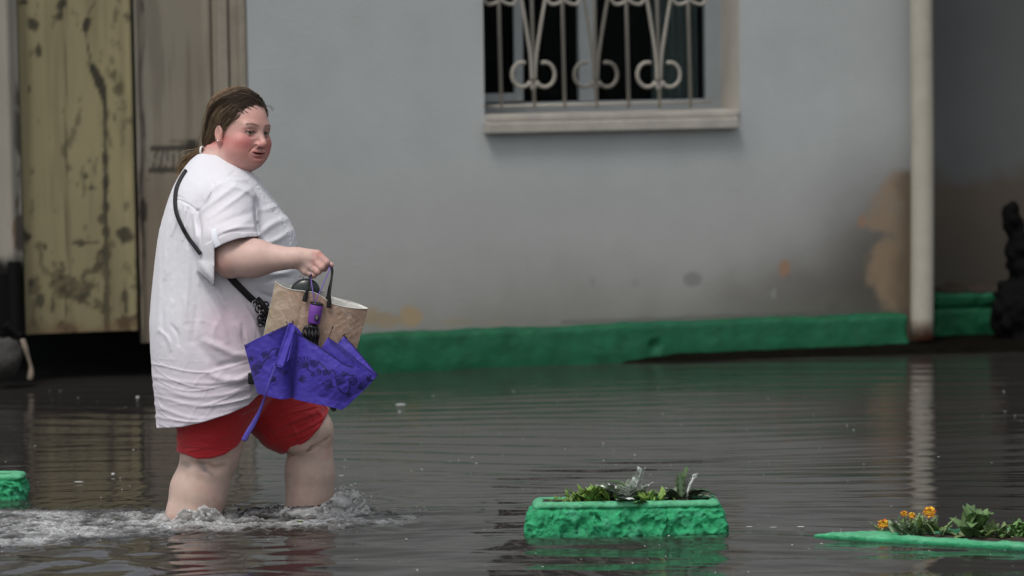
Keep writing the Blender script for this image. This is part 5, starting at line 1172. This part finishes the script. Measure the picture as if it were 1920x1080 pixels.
def water_h(P):
    x, y = P[:, 0], P[:, 1]; h = waves(x, y); m, px, py = wake(P)
    q = np.stack([x, y, 0*x], 1); q = q*np.array([.6, 1, 1]); ww = q+.03*np.stack([noise(q*14, 6), noise(q*14, 9), 0*x], 1)
    t = .007*fbm(ww*17, 3, 62)+.0060*ridge(ww*26, 63)+.0050*ridge(ww*60, 65)+.0034*ridge(ww*115, 66)
    inten = interp(px, [0, 300, 500, 700, 830], [.85, 1.0, 1.0, .7, .3])
    h = h*(1-m)+m*(t*inten+.003)
    for c, a, r in ((LEGR+np.array([.03, -.10, 0]), .016, .07), (LEGR+np.array([-.09, -.04, 0]), .010, .05), (LEGF+np.array([-.10, -.06, 0]), .010, .06), (LEGF+np.array([.08, -.09, 0]), .022, .08)):
        d2 = ((x-c[0])/1.3)**2+(y-c[1])**2; h = h+a*np.exp(-d2/(r*r))*(.75+.8*fbm(ww*22, 3, 67)); 
    for c in (LEGR, LEGF):
        rr = np.hypot(x-c[0], (y-c[1])); h = h+.0035*np.sin(rr*2*math.pi/.085)*np.exp(-rr/.28)*(rr > .08)
    # smooth bow waves leaving the wake towards the camera
    ph = (py-1010)/15.0; h = h+interp(px, [-200, 350, 520, 800, 1000, 1900], [.0100, .0085, .0065, .0045, .0032, .0026])*np.sin(ph*2.5+px*.007+1.6*np.sin(px*.011)+1.1*fbm(np.stack([x*4, y*4, 0*x], 1), 2, 12)*3)*sst(py, 1008, 1034)*(.5+.5*noise(np.stack([x*5, y*6, 0*x], 1), 14))
    return h
xs = np.r_[-70, -30, -12, -6, -4, grid([(-3.2, -1.75, .03), (-1.75, -.28, .0058), (-.28, 1.9, .016), (1.9, 3.4, .03)]), 4.4, 7, 13, 30, 70]
ys = np.r_[-20, 0, 5, 7, 7.8, grid([(8.15, 8.9, .009), (8.9, 9.75, .0055), (9.75, 14.9, .013)]), 16, 20, 40, 90]
Xg, Yg = np.meshgrid(xs, ys, indexing='ij'); P = np.stack([Xg.ravel(), Yg.ravel(), 0*Xg.ravel()], 1)
inside = (np.abs(P[:, 0]) < 3.5) & (P[:, 1] > 8.0) & (P[:, 1] < 15.2); hh = np.zeros(len(P)); hh[inside] = water_h(P[inside]); P[:, 2] = hh
nv = len(ys); i, j = np.meshgrid(np.arange(len(xs)-1), np.arange(nv-1), indexing='ij'); i = i.ravel(); j = j.ravel()
f = np.stack([i*nv+j, (i+1)*nv+j, (i+1)*nv+j+1, i*nv+j+1], 1)
mw = np.zeros(len(P)); mw[inside] = wake(P[inside])[0]
q = P*np.array([.7, 1, 0]); fo = mw*sst(fbm(q*9, 4, 68)+.35*ridge(q*34, 69)+.5*(hh/.008), -.05, 1.25)
col = np.stack([fo, fo, fo], 1)
m_wat = bpy.data.materials.new('flood_water'); m_wat.use_nodes = True; n = m_wat.node_tree; L = n.links; p = n.nodes['Principled BSDF']
p.inputs['Roughness'].default_value = .03; p.inputs['IOR'].default_value = 1.6; p.inputs['Specular IOR Level'].default_value = .5
a = n.nodes.new('ShaderNodeAttribute'); a.attribute_name = 'Col'
mx = n.nodes.new('ShaderNodeMix'); mx.data_type = 'RGBA'; mx.inputs[6].default_value = (.028, .026, .024, 1); mx.inputs[7].default_value = (.52, .53, .53, 1)
nz1 = n.nodes.new('ShaderNodeTexNoise'); nz1.inputs['Scale'].default_value = 1; nz1.inputs['Detail'].default_value = 6; nz1.inputs['Roughness'].default_value = .7; tc = n.nodes.new('ShaderNodeTexCoord'); mp0 = n.nodes.new('ShaderNodeMapping'); mp0.inputs['Scale'].default_value = (90, 230, 200); L.new(tc.outputs['Object'], mp0.inputs[0]); L.new(mp0.outputs[0], nz1.inputs['Vector'])
mr = n.nodes.new('ShaderNodeMapRange'); mr.inputs[1].default_value = .34; mr.inputs[2].default_value = .54; L.new(nz1.outputs['Fac'], mr.inputs[0])
mu = n.nodes.new('ShaderNodeMath'); mu.operation = 'MULTIPLY'; L.new(a.outputs['Fac'], mu.inputs[0]); L.new(mr.outputs[0], mu.inputs[1]); mu2 = n.nodes.new('ShaderNodeMath'); mu2.operation = 'MULTIPLY'; mu2.inputs[1].default_value = .8; L.new(mu.outputs[0], mu2.inputs[0])
L.new(mu2.outputs[0], mx.inputs[0]); L.new(mx.outputs[2], p.inputs['Base Color'])
mp = n.nodes.new('ShaderNodeMapping'); mp.inputs['Scale'].default_value = (5, 22, 1); L.new(tc.outputs['Object'], mp.inputs[0])
nz2 = n.nodes.new('ShaderNodeTexNoise'); nz2.inputs['Scale'].default_value = 1.2; nz2.inputs['Detail'].default_value = 3; L.new(mp.outputs[0], nz2.inputs['Vector'])
b = n.nodes.new('ShaderNodeBump'); b.inputs['Strength'].default_value = .45; b.inputs['Distance'].default_value = .004; L.new(nz2.outputs['Fac'], b.inputs['Height']); L.new(b.outputs[0], p.inputs['Normal'])
wat = npmesh('water', P, f, m_wat, None, col); tag(wat, None, None, kind='structure')
# ---------------------------------------------------------------- splash thrown up by the front leg
m_spl = mat('splash_water', (.62, .62, .61), .04, spec=.7, trans=.48, ior=1.4)
def splash_sdf(P):
    px, py = proj(P); q = P
    crest = interp(px, [318, 345, 380, 410, 430, 515, 535, 552, 575, 600, 620, 640, 655, 668, 690, 700], [985, 966, 958, 963, 985, 985, 953, 965, 962, 948, 936, 922, 918, 926, 944, 980])
    ww = q+.012*np.stack([noise(q*30, 1), noise(q*30, 2), noise(q*30, 3)], 1)
    crest = crest-5+11*fbm(ww*np.array([34, 20, 10]), 3, 71)
    vc = interp(px, [318, 380, 430, 515, 560, 600, 640, 700], [-.19, -.21, -.2, -.06, -.06, -.075, -.06, -.03])
    v_ = P[:, 1]-(D0+vc)
    hgt = np.clip((1000-py)/60, 0, 1); th = .022-.0120*hgt
    lean = .02*hgt
    d = np.abs(v_+lean+.020*fbm(ww*24, 2, 75)+.008*noise(ww*60, 79))-th; d = smax(d, (crest-py)*S, .006); d = np.maximum(d, (py-1000)*S)
    holes = fbm(ww*52, 2, 73)+.55*ridge(ww*70, 76)
    d = smax(d, (holes-.80+.0)*.010*np.where(hgt > .5, 1, 0)+np.where(hgt > .5, 0, -.01), .003)
    return d+.0045*ridge(ww*45, 74)+.003*ridge(ww*95, 77)+.0012*ridge(ww*190, 78)-.002
xs = grid([(X(312), X(705), .0026)]); ys = grid([(D0-.29, D0+.04, .0032)]); zs = grid([(-.045, .11, .0024)])
v, f = mesh_sdf(splash_sdf, xs, ys, zs)
sp = MB(); rg = random.Random(12)
vv, ff = uvs((0, 0, 0), 1, 4)
def drop(c, r, e=1.0): sp.add(np.asarray(c)+vv*np.array([r*e, r, r]), ff)
for k in range(90):
    a = rg.random()**1.2; x = 640+50*a+rg.gauss(0, 10); y = 925+a*32+rg.gauss(0, 8)-8; drop(B(x, y, -.05+rg.gauss(0, .03)), rg.choice((.0012, .0016, .0022, .003)), rg.uniform(1, 1.8))
for k in range(45): drop(B(rg.uniform(410, 800), rg.uniform(944, 965), rg.uniform(-.12, .05)), rg.uniform(.0010, .0020))
for k in range(25): drop(B(rg.uniform(518, 548), rg.uniform(945, 958), -.06), rg.uniform(.001, .002))
so = npmesh('splash', v, f, m_spl); tag(so, 'ragged crest of splashing water thrown up by the wading legs', 'splash', kind='stuff')
so2 = sp.build('droplets', m_spl); tag(so2, 'loose droplets flying off the splash beside the front leg', 'droplets', kind='stuff')
# ---------------------------------------------------------------- bubbles and flecks drifting on the surface
fl = MB(); rg = random.Random(21)
def fleck(px, py, r, e):
    c = G(px, py); fl.add(np.asarray(c)+vv*np.array([r*e, r*1.5, r*.5])+np.array([0, 0, .001]), ff, (.55, .56, .55))
for k in range(300):
    px = rg.uniform(0, 1920); py = rg.uniform(720, 1075); 
    if 280 < px < 640 and py < 990: continue
    if 980 < px < 1370 and 920 < py < 1010: continue
    fleck(px, py, rg.choice((.0008, .001, .0013, .002)), rg.uniform(1, 2.5))
for (x, y, r, e) in ((752, 759, .006, 4), (749, 772, .004, 1.5), (212, 889, .006, 1.2), (148, 904, .003, 6), (640, 892, .0025, 4), (1602, 895, .004, 4), (1405, 988, .0015, 8), (1450, 989, .0015, 8), (1500, 988, .002, 5), (893, 869, .002, 3), (258, 745, .008, 1), (1505, 988, .003, 1.5), (785, 955, .002, 3), (805, 1008, .001, 2), (1254, 1005, .0035, 1)): fleck(x, y, r, e)
o = fl.build('floating_flecks', mat('foam_fleck', colattr=True, rough=.4), usecol=True); tag(o, 'tiny white bubbles and flecks drifting on the dark flood water', 'flecks', kind='stuff')
for (x, y, lab) in ((450, 963, 'green leaf scrap floating between the two legs'), (556, 985, 'yellow green leaf scrap floating in front of the forward leg')):
    mb = MB(); c = G(x, y)+np.array([0, 0, .012]); leaf(mb, c, (1, .2, .1), .022, .006, (.2, .3, .04), .1, 'ovate', .2, rg)
    o = mb.build('leaf_scrap', m_leaf, usecol=True); tag(o, lab, 'leaf', 'leaf scraps in the splash')
